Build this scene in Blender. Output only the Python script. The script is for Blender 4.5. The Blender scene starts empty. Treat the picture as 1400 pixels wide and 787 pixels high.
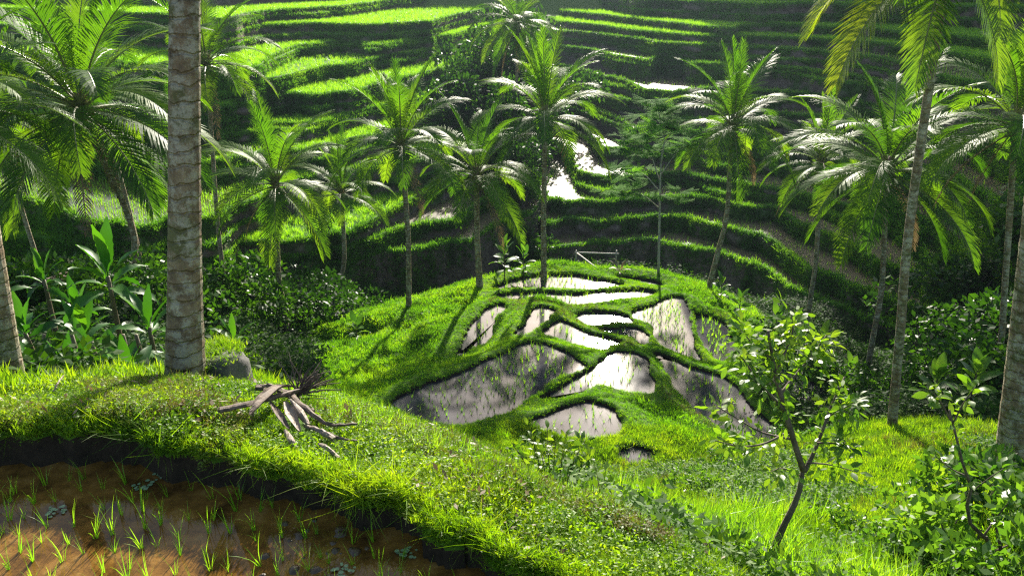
import bpy, math, random
import numpy as np
from mathutils import Vector, Matrix, Quaternion
random.seed(7); RNG = np.random.default_rng(7)
SC = bpy.context.scene
COL = SC.collection
R = math.radians

# ------------------------------------------------------------------ camera, sky, sun, exposure
F = 1099.0; PITCH = R(22.0); ZC = 3.2                     # pinhole numbers of the 1400 px wide photograph
cam_d = bpy.data.cameras.new('camera'); cam_d.sensor_width = 36.0; cam_d.lens = 36.0 * F / 1400.0
cam_d.clip_start = 0.05; cam_d.clip_end = 2000
cam = bpy.data.objects.new('camera', cam_d); COL.objects.link(cam)
cam.location = (0, 0, ZC); cam.rotation_euler = (math.pi / 2 - PITCH, 0, 0)
SC.camera = cam
SUN_AZ, SUN_EL = R(7.5), R(24.6)
SUNV = Vector((math.sin(SUN_AZ) * math.cos(SUN_EL), math.cos(SUN_AZ) * math.cos(SUN_EL), math.sin(SUN_EL)))
world = bpy.data.worlds.new('World'); SC.world = world; world.use_nodes = True
wn, wl = world.node_tree.nodes, world.node_tree.links
sky = wn.new('ShaderNodeTexSky'); sky.sky_type = 'NISHITA'; sky.sun_disc = False
sky.sun_elevation = SUN_EL; sky.sun_rotation = SUN_AZ
sky.dust_density = 2.0; sky.air_density = 1.0; sky.ozone_density = 1.0
bg = wn['Background']; bg.inputs['Strength'].default_value = 0.09
wl.new(sky.outputs[0], bg.inputs['Color'])
sun_d = bpy.data.lights.new('sun', 'SUN'); sun_d.energy = 5.0; sun_d.angle = R(0.6); sun_d.color = (1.0, 0.93, 0.80)
sun = bpy.data.objects.new('sun', sun_d); COL.objects.link(sun); sun.location = (20, 60, 60)
sun.rotation_euler = SUNV.to_track_quat('Z', 'Y').to_euler()
vs = SC.view_settings; vs.view_transform = 'Standard'; vs.look = 'None'; vs.gamma = 1.0; vs.use_curve_mapping = False
vs.exposure = 1.75
SC.cycles.use_denoising = False; SC.cycles.filter_width = 1.3; SC.cycles.use_adaptive_sampling = False
SC.cycles.max_bounces = 4; SC.cycles.transmission_bounces = 3; SC.cycles.diffuse_bounces = 2; SC.cycles.glossy_bounces = 2
SC.cycles.sample_clamp_indirect = 4.0
SC.cycles.volume_bounces = 0

# ------------------------------------------------------------------ geometry of the view
cp, sp = math.cos(PITCH), math.sin(PITCH)
def ray(px, py):
    u = (px - 700) / F; v = (393.5 - py) / F
    return Vector((u, cp + v * sp, -sp + v * cp))
def onz(px, py, z):
    d = ray(px, py); t = (z - ZC) / d.z
    return Vector((d.x * t, d.y * t, z))
def at(px, py, Y):
    d = ray(px, py); t = Y / d.y
    return Vector((d.x * t, Y, ZC + d.z * t))

def sstep(a, b, x):
    t = np.clip((x - a) / (b - a), 0, 1); return t * t * (3 - 2 * t)
class Noise:
    def __init__(s, seed, n=14):
        g = np.random.default_rng(seed)
        a = g.uniform(0, 2 * np.pi, n); f = g.uniform(0.5, 2.2, n)
        s.kx = np.cos(a) * f; s.ky = np.sin(a) * f; s.p = g.uniform(0, 2 * np.pi, n); s.n = n
    def __call__(s, x, y, scale=1.0):
        x = np.asarray(x, float) * scale; y = np.asarray(y, float) * scale
        o = 0
        for i in range(s.n): o = o + np.sin(s.kx[i] * x + s.ky[i] * y + s.p[i])
        return o / math.sqrt(s.n)
N1, N2, N3 = Noise(1), Noise(2), Noise(3)

# ------------------------------------------------------------------ object helpers
def tag(o, label=None, cat=None, group=None, kind=None):
    if label: o['label'] = label
    if cat: o['category'] = cat
    if group: o['group'] = group
    if kind: o['kind'] = kind
    return o
def mesh_from(name, V, Fc, mats, midx=None, smooth=False):
    me = bpy.data.meshes.new(name)
    V = np.asarray(V, dtype=np.float32).reshape(-1, 3)
    if isinstance(Fc, np.ndarray):
        k = Fc.shape[1]; nf = len(Fc)
        me.vertices.add(len(V)); me.vertices.foreach_set('co', V.ravel())
        me.loops.add(nf * k); me.loops.foreach_set('vertex_index', Fc.astype(np.int32).ravel())
        me.polygons.add(nf); me.polygons.foreach_set('loop_start', np.arange(0, nf * k, k, dtype=np.int32))
        me.polygons.foreach_set('loop_total', np.full(nf, k, dtype=np.int32))
        me.update(calc_edges=True)
    else:
        me.from_pydata(V.tolist(), [], Fc)
    for m in (mats if isinstance(mats, (list, tuple)) else [mats]): me.materials.append(m)
    if midx is not None: me.polygons.foreach_set('material_index', np.asarray(midx, dtype=np.int32))
    if smooth: me.polygons.foreach_set('use_smooth', np.ones(len(me.polygons), dtype=bool))
    me.update()
    return me
def link(name, me, parent=None, loc=None, rot=None, scale=None):
    o = bpy.data.objects.new(name, me); COL.objects.link(o)
    if parent is not None: o.parent = parent
    if loc is not None: o.location = loc
    if rot is not None: o.rotation_euler = rot
    if scale is not None: o.scale = (scale,) * 3 if isinstance(scale, (int, float)) else scale
    return o
def empty(name, loc, rz=0):
    o = bpy.data.objects.new(name, None); COL.objects.link(o); o.empty_display_size = 0.1
    o.location = loc; o.rotation_euler = (0, 0, rz); return o
class MB:                                                  # collects polygons of one mesh
    def __init__(s): s.v = []; s.f = []; s.m = []
    def add(s, V, Fc, mi=0):
        n = len(s.v); s.v += [tuple(p) for p in V]
        for f in Fc: s.f.append(tuple(i + n for i in f)); s.m.append(mi)
    def tube(s, P, rad, sides=8, mi=0, cap=True, flat=1.0, ph=0.0):
        P = [Vector(p) for p in P]; n = len(P); V = []
        a = None
        for i, p in enumerate(P):
            t = (P[min(i + 1, n - 1)] - P[max(i - 1, 0)]).normalized()
            if a is None:
                a = t.cross(Vector((0, 0, 1)) if abs(t.z) < .9 else Vector((1, 0, 0))).normalized()
            else:
                a = (a - t * a.dot(t)).normalized()
            b = t.cross(a)
            for k in range(sides):
                q = 2 * math.pi * k / sides + ph
                V.append(p + a * (math.cos(q) * rad[i]) + b * (math.sin(q) * rad[i] * flat))
        Fc = []
        for i in range(n - 1):
            for k in range(sides):
                k2 = (k + 1) % sides
                Fc.append((i * sides + k, i * sides + k2, (i + 1) * sides + k2, (i + 1) * sides + k))
        if cap:
            Fc.append(tuple(range(sides - 1, -1, -1))); Fc.append(tuple((n - 1) * sides + k for k in range(sides)))
        s.add(V, Fc, mi)
    def mesh(s, name, mats, smooth=False): return mesh_from(name, s.v, s.f, mats, s.m, smooth)
def spline(P, n):                                          # Catmull-Rom through P
    P = [Vector(p) for p in P]; Q = [P[0] * 2 - P[1]] + P + [P[-1] * 2 - P[-2]]
    out = []; m = len(P) - 1
    for i in range(n + 1):
        t = i / n * m; k = min(int(t), m - 1); u = t - k
        a, b, c, d = Q[k:k + 4]
        out.append(0.5 * ((2 * b) + (c - a) * u + (2 * a - 5 * b + 4 * c - d) * u * u + (3 * b - a - 3 * c + d) * u ** 3))
    return out

# ------------------------------------------------------------------ materials
def newmat(name):
    m = bpy.data.materials.new(name); m.use_nodes = True
    nt = m.node_tree; return m, nt.nodes, nt.links, nt.nodes['Principled BSDF'], nt.nodes['Material Output']
def ramp(nn, stops):
    r = nn.new('ShaderNodeValToRGB'); e = r.color_ramp.elements
    while len(e) < len(stops): e.new(0.5)
    for i, (p, c) in enumerate(stops): e[i].position = p; e[i].color = (*c, 1)
    return r
def noise_tex(nn, ll, scale, detail=4, rough=0.6, coord='Object', world=False):
    t = nn.new('ShaderNodeTexNoise'); t.inputs['Scale'].default_value = scale
    t.inputs['Detail'].default_value = detail; t.inputs['Roughness'].default_value = rough
    if world:
        g = nn.new('ShaderNodeNewGeometry'); ll.new(g.outputs['Position'], t.inputs['Vector'])
    else:
        c = nn.new('ShaderNodeTexCoord'); ll.new(c.outputs[coord], t.inputs['Vector'])
    return t
def leafmat(name, cols, trans, tfac=0.45, rough=0.4, spec=0.5, nscale=0.6, use_random=True, gloss=0.0):
    """leaf: Principled front with light passing through; colour varies with the plant and along the place"""
    m, nn, ll, p, out = newmat(name)
    n = noise_tex(nn, ll, nscale, 0.5, 0.6, world=True)
    rp = ramp(nn, [(0.25, cols[0]), (0.5, cols[1]), (0.75, cols[2])])
    if use_random:
        oi = nn.new('ShaderNodeObjectInfo'); mx = nn.new('ShaderNodeMath'); mx.operation = 'MULTIPLY_ADD'
        mx.inputs[1].default_value = 0.45; sb = nn.new('ShaderNodeMath'); sb.operation = 'SUBTRACT'; sb.inputs[1].default_value = 0.225
        ll.new(oi.outputs['Random'], mx.inputs[0]); ll.new(n.outputs[0], mx.inputs[2]); ll.new(mx.outputs[0], sb.inputs[0])
        ll.new(sb.outputs[0], rp.inputs[0])
    else: ll.new(n.outputs[0], rp.inputs[0])
    ll.new(rp.outputs[0], p.inputs['Base Color']); p.inputs['Roughness'].default_value = rough
    p.inputs['Specular IOR Level'].default_value = spec
    tr = nn.new('ShaderNodeBsdfTranslucent')
    mc = nn.new('ShaderNodeMix'); mc.data_type = 'RGBA'; mc.blend_type = 'MULTIPLY'; mc.inputs['Factor'].default_value = 1.0
    ll.new(rp.outputs[0], mc.inputs[6]); mc.inputs[7].default_value = (*trans, 1)
    ll.new(mc.outputs[2], tr.inputs['Color'])
    mix = nn.new('ShaderNodeMixShader'); mix.inputs[0].default_value = tfac
    ll.new(p.outputs[0], mix.inputs[1]); ll.new(tr.outputs[0], mix.inputs[2]); ll.new(mix.outputs[0], out.inputs['Surface'])
    return m
M = {}
M['turf'] = leafmat('turf_blades', [(.06, .14, .006), (.12, .245, .008), (.18, .28, .014)], (2.1, 1.9, .5), .52, .5, .25, 1.6)
M['moss'] = leafmat('moss_blades', [(.05, .14, .006), (.10, .25, .008), (.17, .30, .012)], (2.0, 1.9, .6), .5, .6, .2, .5)
M['drygrass'] = leafmat('dry_weed', [(.10, .075, .02), (.16, .15, .03), (.11, .18, .02)], (1.4, 1.4, .8), .35, .6, .2, 2.0)
M['long'] = leafmat('long_grass', [(.08, .20, .008), (.13, .28, .010), (.2, .33, .02)], (2.0, 1.9, .6), .55, .35, .4, 2.0)
M['rice'] = leafmat('rice_leaf', [(.10, .25, .012), (.15, .32, .014), (.20, .36, .02)], (2.0, 1.9, .7), .55, .4, .4, 3.0)
M['lip'] = leafmat('terrace_grass', [(.035, .11, .008), (.07, .19, .010), (.12, .25, .014)], (2.0, 1.9, .7), .5, .5, .3, .25)
M['frond'] = leafmat('palm_leaflet', [(.028, .082, .008), (.055, .125, .010), (.09, .165, .013)], (2.4, 2.3, .5), .48, .5, .14, .5)
M['frond_y'] = leafmat('young_palm_leaflet', [(.045, .115, .009), (.07, .155, .011), (.10, .18, .013)], (1.9, 2.0, .45), .46, .5, .22, .5)
M['frond_g'] = leafmat('sunlit_palm_leaflet', [(.055, .13, .008), (.09, .165, .010), (.13, .18, .014)], (2.2, 2.0, .5), .5, .35, .4, .7)  # backlight put into the colour: brighter and yellower than the plain leaflet
M['frond_d'] = leafmat('dry_palm_leaflet', [(.11, .08, .04), (.16, .115, .06), (.20, .155, .085)], (1.3, 1.2, 1.0), .3, .55, .3, .8)
M['banana'] = leafmat('banana_leaf', [(.018, .075, .008), (.035, .12, .010), (.06, .16, .012)], (2.0, 2.0, .5), .38, .42, .3, .9)
M['broad'] = leafmat('broad_leaf', [(.03, .09, .012), (.055, .13, .016), (.09, .18, .02)], (2.2, 2.1, .7), .42, .45, .28, 1.5)
M['shrub'] = leafmat('shrub_leaf', [(.012, .040, .005), (.024, .072, .006), (.045, .115, .008)], (1.9, 1.9, .6), .36, .5, .25, 1.0)  # leaf colour lowered overall to carry the shade of the palms
M['feather'] = leafmat('feather_leaf', [(.07, .2, .02), (.10, .25, .025), (.13, .29, .03)], (1.9, 1.8, .8), .55, .8, .08, 1.0)
M['weed'] = leafmat('slope_weed_leaf', [(.04, .11, .010), (.07, .16, .012), (.11, .20, .016)], (2.0, 1.9, .6), .45, .6, .2, 1.5)
M['under'] = leafmat('undergrowth_leaf', [(.010, .032, .005), (.02, .06, .006), (.035, .085, .008)], (1.8, 1.8, .6), .35, .7, .12, .6)  # palm shade over the hollows put into a darker leaf colour
M['sapling'] = leafmat('sapling_leaf', [(.045, .11, .012), (.08, .16, .015), (.12, .19, .02)], (2.2, 2.1, .6), .46, .42, .3, 3.0)

def mat_ground():
    m, nn, ll, p, out = newmat('grassy_earth')
    n1 = noise_tex(nn, ll, 1.3, 6, .65, world=True); n2 = noise_tex(nn, ll, 9, 5, .7, world=True)
    gr = ramp(nn, [(.3, (.03, .07, .006)), (.55, (.055, .12, .008)), (.75, (.09, .12, .018))]); ll.new(n2.outputs[0], gr.inputs[0])
    so = ramp(nn, [(.3, (.010, .008, .005)), (.6, (.028, .02, .012)), (.8, (.05, .036, .02))]); ll.new(n2.outputs[0], so.inputs[0])
    g = nn.new('ShaderNodeNewGeometry'); sx = nn.new('ShaderNodeSeparateXYZ'); ll.new(g.outputs['True Normal'], sx.inputs[0])
    ad = nn.new('ShaderNodeMath'); ad.operation = 'MULTIPLY_ADD'; ll.new(n1.outputs[0], ad.inputs[0]); ad.inputs[1].default_value = .35
    ll.new(sx.outputs['Z'], ad.inputs[2])
    rr = ramp(nn, [(.68, (0, 0, 0)), (.86, (1, 1, 1))]); ll.new(ad.outputs[0], rr.inputs[0])
    mx = nn.new('ShaderNodeMix'); mx.data_type = 'RGBA'; ll.new(rr.outputs[0], mx.inputs['Factor']); ll.new(so.outputs[0], mx.inputs[6]); ll.new(gr.outputs[0], mx.inputs[7])
    ll.new(mx.outputs[2], p.inputs['Base Color']); p.inputs['Roughness'].default_value = .95; p.inputs['Specular IOR Level'].default_value = .15
    b = nn.new('ShaderNodeBump'); b.inputs['Strength'].default_value = .8; b.inputs['Distance'].default_value = .05
    ll.new(n2.outputs[0], b.inputs['Height']); ll.new(b.outputs[0], p.inputs['Normal'])
    return m
M['ground'] = mat_ground()
def mat_wall():
    m, nn, ll, p, out = newmat('terrace_earth')
    n1 = noise_tex(nn, ll, .22, 5, .6, world=True); n2 = noise_tex(nn, ll, 2.2, 6, .7, world=True)
    so = ramp(nn, [(.3, (.07, .05, .035)), (.55, (.155, .115, .083)), (.8, (.27, .21, .155))]); ll.new(n2.outputs[0], so.inputs[0])
    gr = ramp(nn, [(.3, (.02, .055, .008)), (.7, (.07, .13, .02))]); ll.new(n2.outputs[0], gr.inputs[0])
    rr = ramp(nn, [(.50, (0, 0, 0)), (.58, (1, 1, 1))]); ll.new(n1.outputs[0], rr.inputs[0])
    mx = nn.new('ShaderNodeMix'); mx.data_type = 'RGBA'; ll.new(rr.outputs[0], mx.inputs['Factor']); ll.new(so.outputs[0], mx.inputs[6]); ll.new(gr.outputs[0], mx.inputs[7])
    ll.new(mx.outputs[2], p.inputs['Base Color']); p.inputs['Roughness'].default_value = .9; p.inputs['Specular IOR Level'].default_value = .2
    b = nn.new('ShaderNodeBump'); b.inputs['Strength'].default_value = 1; b.inputs['Distance'].default_value = .25
    ll.new(n2.outputs[0], b.inputs['Height']); ll.new(b.outputs[0], p.inputs['Normal'])
    return m
M['wall'] = mat_wall()
def mat_simple(name, stops, scale, rough=.8, spec=.3, bump=.5, dist=.02, world=False, det=5):
    m, nn, ll, p, out = newmat(name)
    n = noise_tex(nn, ll, scale, det, .65, world=world); r = ramp(nn, stops); ll.new(n.outputs[0], r.inputs[0])
    ll.new(r.outputs[0], p.inputs['Base Color']); p.inputs['Roughness'].default_value = rough; p.inputs['Specular IOR Level'].default_value = spec
    b = nn.new('ShaderNodeBump'); b.inputs['Strength'].default_value = bump; b.inputs['Distance'].default_value = dist
    ll.new(n.outputs[0], b.inputs['Height']); ll.new(b.outputs[0], p.inputs['Normal'])
    return m
M['bund'] = mat_simple('terrace_lip', [(.3, (.03, .08, .008)), (.6, (.06, .15, .01)), (.8, (.09, .17, .02))], 1.5, .9, .2, 1, .1, True)
M['slope'] = mat_simple('wooded_slope', [(.3, (.010, .025, .006)), (.6, (.022, .05, .009)), (.8, (.04, .06, .02))], .5, .95, .1, 1, .5, True)
def mat_water(name, stops, scale, rough, bump, ripple=6.0, mudrough=.9, wet=0.0):
    """shallow flooded mud: the mud seen through a thin sheet of water that mirrors the sky"""
    m, nn, ll, p, out = newmat(name)
    n = noise_tex(nn, ll, scale, 7, .68, world=True); r = ramp(nn, stops); ll.new(n.outputs[0], r.inputs[0])
    ll.new(r.outputs[0], p.inputs['Base Color']); p.inputs['Roughness'].default_value = mudrough; p.inputs['Specular IOR Level'].default_value = wet
    p.inputs['Coat Weight'].default_value = 1; p.inputs['Coat IOR'].default_value = 1.34; p.inputs['Coat Roughness'].default_value = rough
    w = noise_tex(nn, ll, ripple, 3, .5, world=True)
    b = nn.new('ShaderNodeBump'); b.inputs['Strength'].default_value = bump; b.inputs['Distance'].default_value = .02
    ll.new(w.outputs[0], b.inputs['Height']); ll.new(b.outputs[0], p.inputs['Coat Normal'])
    bm = nn.new('ShaderNodeBump'); bm.inputs['Strength'].default_value = .6; bm.inputs['Distance'].default_value = .03
    ll.new(n.outputs[0], bm.inputs['Height']); ll.new(bm.outputs[0], p.inputs['Normal'])
    return m
M['mudwater'] = mat_water('muddy_water', [(.28, (.016, .008, .003)), (.42, (.085, .042, .010)), (.56, (.17, .085, .018)), (.75, (.27, .16, .05))], 4.2, .012, .02)
M['mudwater'].node_tree.nodes['Principled BSDF'].inputs['Coat Weight'].default_value = .5
M['pond'] = mat_water('paddy_water', [(.3, (.014, .013, .017)), (.5, (.03, .029, .036)), (.7, (.065, .063, .074))], 1.2, .065, .02, 1.5)
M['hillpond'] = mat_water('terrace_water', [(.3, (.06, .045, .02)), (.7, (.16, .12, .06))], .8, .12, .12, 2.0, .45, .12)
M['hillmud_shade'] = mat_water('shaded_terrace_mud', [(.3, (.03, .028, .008)), (.7, (.085, .075, .02))], .8, .2, .2, 2.0)  # olive-brown mud, coloured darker to stand in for shade on the far-left treads
M['hillrice'] = mat_simple('terrace_rice_bed', [(.3, (.04, .10, .01)), (.7, (.10, .22, .015))], 2.0, .9, .1, 1, .1, True)
def mat_bark(name, k):
    m, nn, ll, p, out = newmat(name)
    n1 = noise_tex(nn, ll, 7, 7, .72, world=True); n2 = noise_tex(nn, ll, 2.4, 6, .7, world=True); n3 = noise_tex(nn, ll, 6, 7, .8, world=True)
    r1 = ramp(nn, [(.3, (.06 * k, .042 * k, .024 * k)), (.5, (.20 * k, .138 * k, .075 * k)), (.72, (.35 * k, .265 * k, .15 * k))]); ll.new(n1.outputs[0], r1.inputs[0])
    r2 = ramp(nn, [(.50, (0, 0, 0)), (.60, (.85, .85, .85))]); ll.new(n2.outputs[0], r2.inputs[0])
    mx = nn.new('ShaderNodeMix'); mx.data_type = 'RGBA'; ll.new(r2.outputs[0], mx.inputs['Factor']); ll.new(r1.outputs[0], mx.inputs[6]); mx.inputs[7].default_value = (.10, .105, .035, 1)
    r3 = ramp(nn, [(.47, (0, 0, 0)), (.58, (.85, .85, .85))]); ll.new(n3.outputs[0], r3.inputs[0])
    m2 = nn.new('ShaderNodeMix'); m2.data_type = 'RGBA'; ll.new(r3.outputs[0], m2.inputs['Factor']); ll.new(mx.outputs[2], m2.inputs[6]); m2.inputs[7].default_value = (.42 * k, .38 * k, .27 * k, 1)
    c = nn.new('ShaderNodeTexCoord'); w = nn.new('ShaderNodeTexWave'); w.wave_type = 'BANDS'; w.bands_direction = 'Z'; w.inputs['Scale'].default_value = 2.4; w.inputs['Distortion'].default_value = 3.5; w.inputs['Detail'].default_value = 3; w.inputs['Detail Scale'].default_value = 2.5
    ll.new(c.outputs['Object'], w.inputs['Vector']); r4 = ramp(nn, [(.0, (.35, .33, .30)), (.16, (1, 1, 1))]); ll.new(w.outputs['Fac'], r4.inputs[0])
    m3 = nn.new('ShaderNodeMix'); m3.data_type = 'RGBA'; m3.blend_type = 'MULTIPLY'; m3.inputs['Factor'].default_value = .2; ll.new(m2.outputs[2], m3.inputs[6]); ll.new(r4.outputs[0], m3.inputs[7])
    ll.new(m3.outputs[2], p.inputs['Base Color']); p.inputs['Roughness'].default_value = .85; p.inputs['Specular IOR Level'].default_value = .25
    ad = nn.new('ShaderNodeMath'); ad.operation = 'ADD'; ll.new(n1.outputs[0], ad.inputs[0]); ll.new(r4.outputs[0], ad.inputs[1])
    b = nn.new('ShaderNodeBump'); b.inputs['Strength'].default_value = 1; b.inputs['Distance'].default_value = .025
    ll.new(ad.outputs[0], b.inputs['Height']); ll.new(b.outputs[0], p.inputs['Normal'])
    return m
M['bark_near'] = mat_bark('lichen_bark', .9)
M['bark'] = mat_bark('palm_bark', 1.0)
M['rachis'] = mat_simple('palm_rib', [(.3, (.10, .12, .03)), (.7, (.20, .19, .06))], 3, .4, .5, .2)
M['rachis_d'] = mat_simple('dry_rib', [(.3, (.14, .08, .04)), (.7, (.24, .16, .09))], 3, .6, .3, .4)
M['coconut'] = mat_simple('coconut_husk', [(.3, (.06, .08, .02)), (.7, (.16, .12, .04))], 6, .5, .4, .2)
M['wood'] = mat_simple('shrub_wood', [(.3, (.05, .038, .028)), (.7, (.16, .12, .085))], 12, .8, .25, .8, .01, True)
M['deadwood'] = mat_simple('dead_palm_wood', [(.3, (.035, .024, .018)), (.55, (.10, .07, .05)), (.8, (.22, .16, .115))], 14, .75, .3, .9, .01, True)
M['paledead'] = mat_simple('pale_dry_spathe', [(.3, (.09, .065, .048)), (.7, (.30, .23, .17))], 10, .65, .3, .6, .006, True)
M['stemb'] = mat_simple('banana_stem', [(.3, (.06, .05, .02)), (.6, (.13, .10, .05)), (.8, (.08, .12, .03))], 6, .6, .35, .4, .01, True)
M['stone'] = mat_simple('mossy_stone', [(.3, (.04, .04, .036)), (.6, (.11, .105, .10)), (.8, (.07, .08, .04))], 5, .85, .25, 1, .03, True)
M['bamboo'] = mat_simple('weathered_bamboo', [(.3, (.22, .2, .17)), (.7, (.42, .38, .32))], 8, .6, .3, .2)
M['mud'] = mat_simple('wet_mud', [(.3, (.025, .014, .007)), (.7, (.10, .06, .03))], 20, .35, .5, 1, .01, True)
M['duckweed'] = mat_simple('floating_weed', [(.3, (.08, .16, .06)), (.7, (.22, .30, .16))], 20, .5, .4, .2)

# ------------------------------------------------------------------ flooded plots, traced on their own level
PLOTS = [  # (level, outline)
 (-11.0, [(677,396),(700,386),(729,380),(744,377),(780,378),(794,380),(829,386),(849,391),(829,395),(803,398),(777,397),(740,396),(700,396)]),
 (-10.8, [(682,407),(700,403),(742,402),(780,404),(794,404),(829,401),(856,399),(880,399),(894,403),(880,407),(846,410),(811,416),(779,420),(769,413),(755,411),(730,413),(705,413)]),
 (-11.2, [(846,381),(866,382),(894,387),(902,393),(880,388)]),
 (-10.2, [(682,418),(693,422),(674,434),(671,444),(667,459),(660,471),(641,478),(628,488),(636,471),(643,453),(658,437),(667,425)]),
 (-9.9,  [(737,423),(753,425),(746,435),(722,456),(708,458),(725,441)]),
 (-10.0, [(760,442),(767,441),(781,447),(803,458),(829,465),(846,470),(829,472),(825,480),(794,472),(760,461),(745,456),(755,446)]),
 (-10.4, [(793,435),(799,430),(829,430),(856,435),(861,443),(837,443),(820,447),(804,447)]),
 (-10.2, [(823,453),(846,452),(871,451),(883,463),(878,474),(870,463),(846,459)]),
 (-10.5, [(870,429),(897,420),(914,408),(931,410),(938,432),(942,456),(944,470),(957,494),(949,492),(914,478),(897,463),(894,447),(873,439)]),
 (-10.8, [(956,434),(971,435),(990,446),(990,458),(1002,470),(990,491),(981,495),(965,476),(956,455)]),
 (-9.9,  [(898,485),(941,504),(981,517),(1002,528),(1026,559),(1051,583),(1069,613),(1075,640),(1063,638),(1032,613),(1002,595),(971,574),(953,559),(938,543),(920,522),(910,498)]),
 (-10.6, [(1040,505),(1080,508),(1115,530),(1125,548),(1090,545),(1050,525)]),
 (-9.4,  [(536,557),(571,535),(643,508),(700,479),(729,470),(757,479),(796,501),(750,519),(707,556),(671,569),(621,581),(571,570),(543,556)]),
 (-9.5,  [(743,547),(779,526),(821,501),(843,483),(875,490),(884,511),(889,536),(857,535),(821,526),(779,540)]),
 (-9.1,  [(725,577),(768,565),(804,554),(836,563),(846,594),(804,602),(750,590)]),
 (-8.8,  [(848,626),(867,616),(894,626),(879,631)]),
]
PLOT_XY = [(z, np.array([[onz(x, y, z).x, onz(x, y, z).y] for x, y in pts])) for z, pts in PLOTS]
def rounded(P, m=4):                                      # closed smooth curve through the traced corners
    n = len(P); out = []
    for i in range(n):
        a, b_, c, d = P[i - 1], P[i], P[(i + 1) % n], P[(i + 2) % n]
        for j in range(m):
            u = j / m; out.append(.5 * (2 * b_ + (c - a) * u * .8 + (1.6 * a - 5.2 * b_ + 4.4 * c - .8 * d) * u * u * 1.0 + (-.8 * a + 3.2 * b_ - 3.2 * c + .8 * d) * u ** 3))
    return np.array(out)
PLOT_XY = [(z, rounded(p)) for z, p in PLOT_XY]
CREST = [(-120,588),(0,584),(60,582),(130,578),(200,585),(280,598),(350,609),(420,625),(460,641),(520,658),(580,690),(640,715),(700,740),(760,765),(830,797)]
near = [onz(x, y, .34) for x, y in CREST]
near_xy = np.array([[p.x, p.y] for p in near] + [[.9, 2.2], [1.1, -2.5], [-9, -2.5], [-9, 4.0]])

def sdist(px, py, poly):
    d = np.full(px.shape, 1e9); inside = np.zeros(px.shape, bool); n = len(poly)
    for i in range(n):
        ax, ay = poly[i]; bx, by = poly[(i + 1) % n]
        ex, ey = bx - ax, by - ay; wx, wy = px - ax, py - ay
        t = np.clip((wx * ex + wy * ey) / (ex * ex + ey * ey + 1e-9), 0, 1)
        d = np.minimum(d, np.hypot(wx - ex * t, wy - ey * t))
        c = ((ay > py) != (by > py)) & (px < (bx - ax) * (py - ay) / ((by - ay) + 1e-12) + ax)
        inside ^= c
    return np.where(inside, -d, d)

# ------------------------------------------------------------------ the lie of the land: thin-plate spline through surveyed points
CTRL = []
def cpt(px, py, z): p = onz(px, py, z); CTRL.append((p.x, p.y, z))
for p in near: CTRL.append((p.x, p.y, .34))
for x, y in [(-120,528),(0,528),(120,524),(240,521),(340,540),(430,565),(560,615),(680,665),(800,735),(880,790)]: cpt(x, y, .15)
for x, y, z in [(1000,787,-1.5),(1060,800,-1.5),(950,700,-4.0),(900,650,-7.2),(1100,690,-4.8),(1222,582,-6.8),(1275,690,-4.3),(1385,690,-3.6),
                (1300,790,-1.9),(1450,790,-1.6),(1150,640,-6.3),(1400,600,-6.2),(1000,650,-7.4),(1550,700,-3.2),(1160,580,-8.3)]: cpt(x, y, z)
for x, y, z in [(300,508,-1.3),(150,495,-5.6),(50,480,-6.4),(-120,475,-6.4),(230,472,-7.4),(120,440,-9.4),(0,430,-9.8),(300,455,-9.6),(380,505,-8.6)]: cpt(x, y, z)
for z, xy in PLOT_XY:
    c = xy.mean(0); CTRL.append((c[0], c[1], z + .2))
for x, y, z in [(600,398,-11.4),(557,412,-11.8),(655,386,-11.5),(480,452,-11.7),(420,480,-11.6),(500,480,-10.6),(440,520,-9.9),(600,440,-10.7),(560,500,-9.9),(540,460,-10.9),
                (745,362,-11.3),(900,374,-11.5),(970,390,-11.9),(960,410,-11.2),(1020,470,-11.2),(860,640,-8.6),(640,600,-9.0),(500,560,-9.0),(1085,600,-9.3),(1130,570,-10.2)]: cpt(x, y, z)
for x, y, z in [(392,440,-13.2),(460,335,-13.0),(1105,425,-14.8),(1185,500,-12.2),(1060,440,-13.6),(1222,552,-11.2),(1300,552,-11.2),(1400,550,-11.0),(1250,500,-13.2),(1375,500,-13.2),(1500,520,-12.5)]: cpt(x, y, z)
CTRL += [(-7, 7.6, -1.05), (-5, 7.6, -1.1), (-3.7, 8.0, -1.3), (-2.0, 8.4, -2.2), (-9, 11, -3.6), (-5.5, 11, -3.8), (-3, 11.5, -5.0), (-1, 12, -6.0), (-12, 38, -15.5), (-6, 42, -16.3), (0, 44, -16.6), (6, 45, -16.6), (12, 44, -16.6), (18, 38, -16.2), (24, 32, -15), (-20, 34, -13.5), (-28, 32, -12), (-30, 24, -9.5), (-22, 22, -9),
         (-12, 55, -16.5), (5, 60, -17), (22, 52, -17), (32, 42, -16), (-30, 50, -15), (-45, 40, -12), (45, 38, -14), (36, 22, -8), (30, 10, -3), (-25, 8, -1.5), (-15, 5, .1), (-12, -3, .2), (12, -2, -1.2), (5, 2.0, -.8), (0, -3, .2), (20, 3, -1.8),
         (0, 75, -16), (3, 90, -6), (5, 110, 6), (-40, 80, -10), (50, 80, -10)]
CT = np.array(CTRL)
def _U(r2): return np.where(r2 > 1e-9, r2 * np.log(r2 + 1e-12), 0) * .5
def _fit():
    n = len(CT); P = np.c_[np.ones(n), CT[:, :2]]
    d2 = ((CT[:, None, :2] - CT[None, :, :2]) ** 2).sum(-1)
    A = np.zeros((n + 3, n + 3)); A[:n, :n] = _U(d2) + np.eye(n) * .15; A[:n, n:] = P; A[n:, :n] = P.T
    return np.linalg.solve(A, np.r_[CT[:, 2], 0, 0, 0])
WT = _fit()
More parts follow.
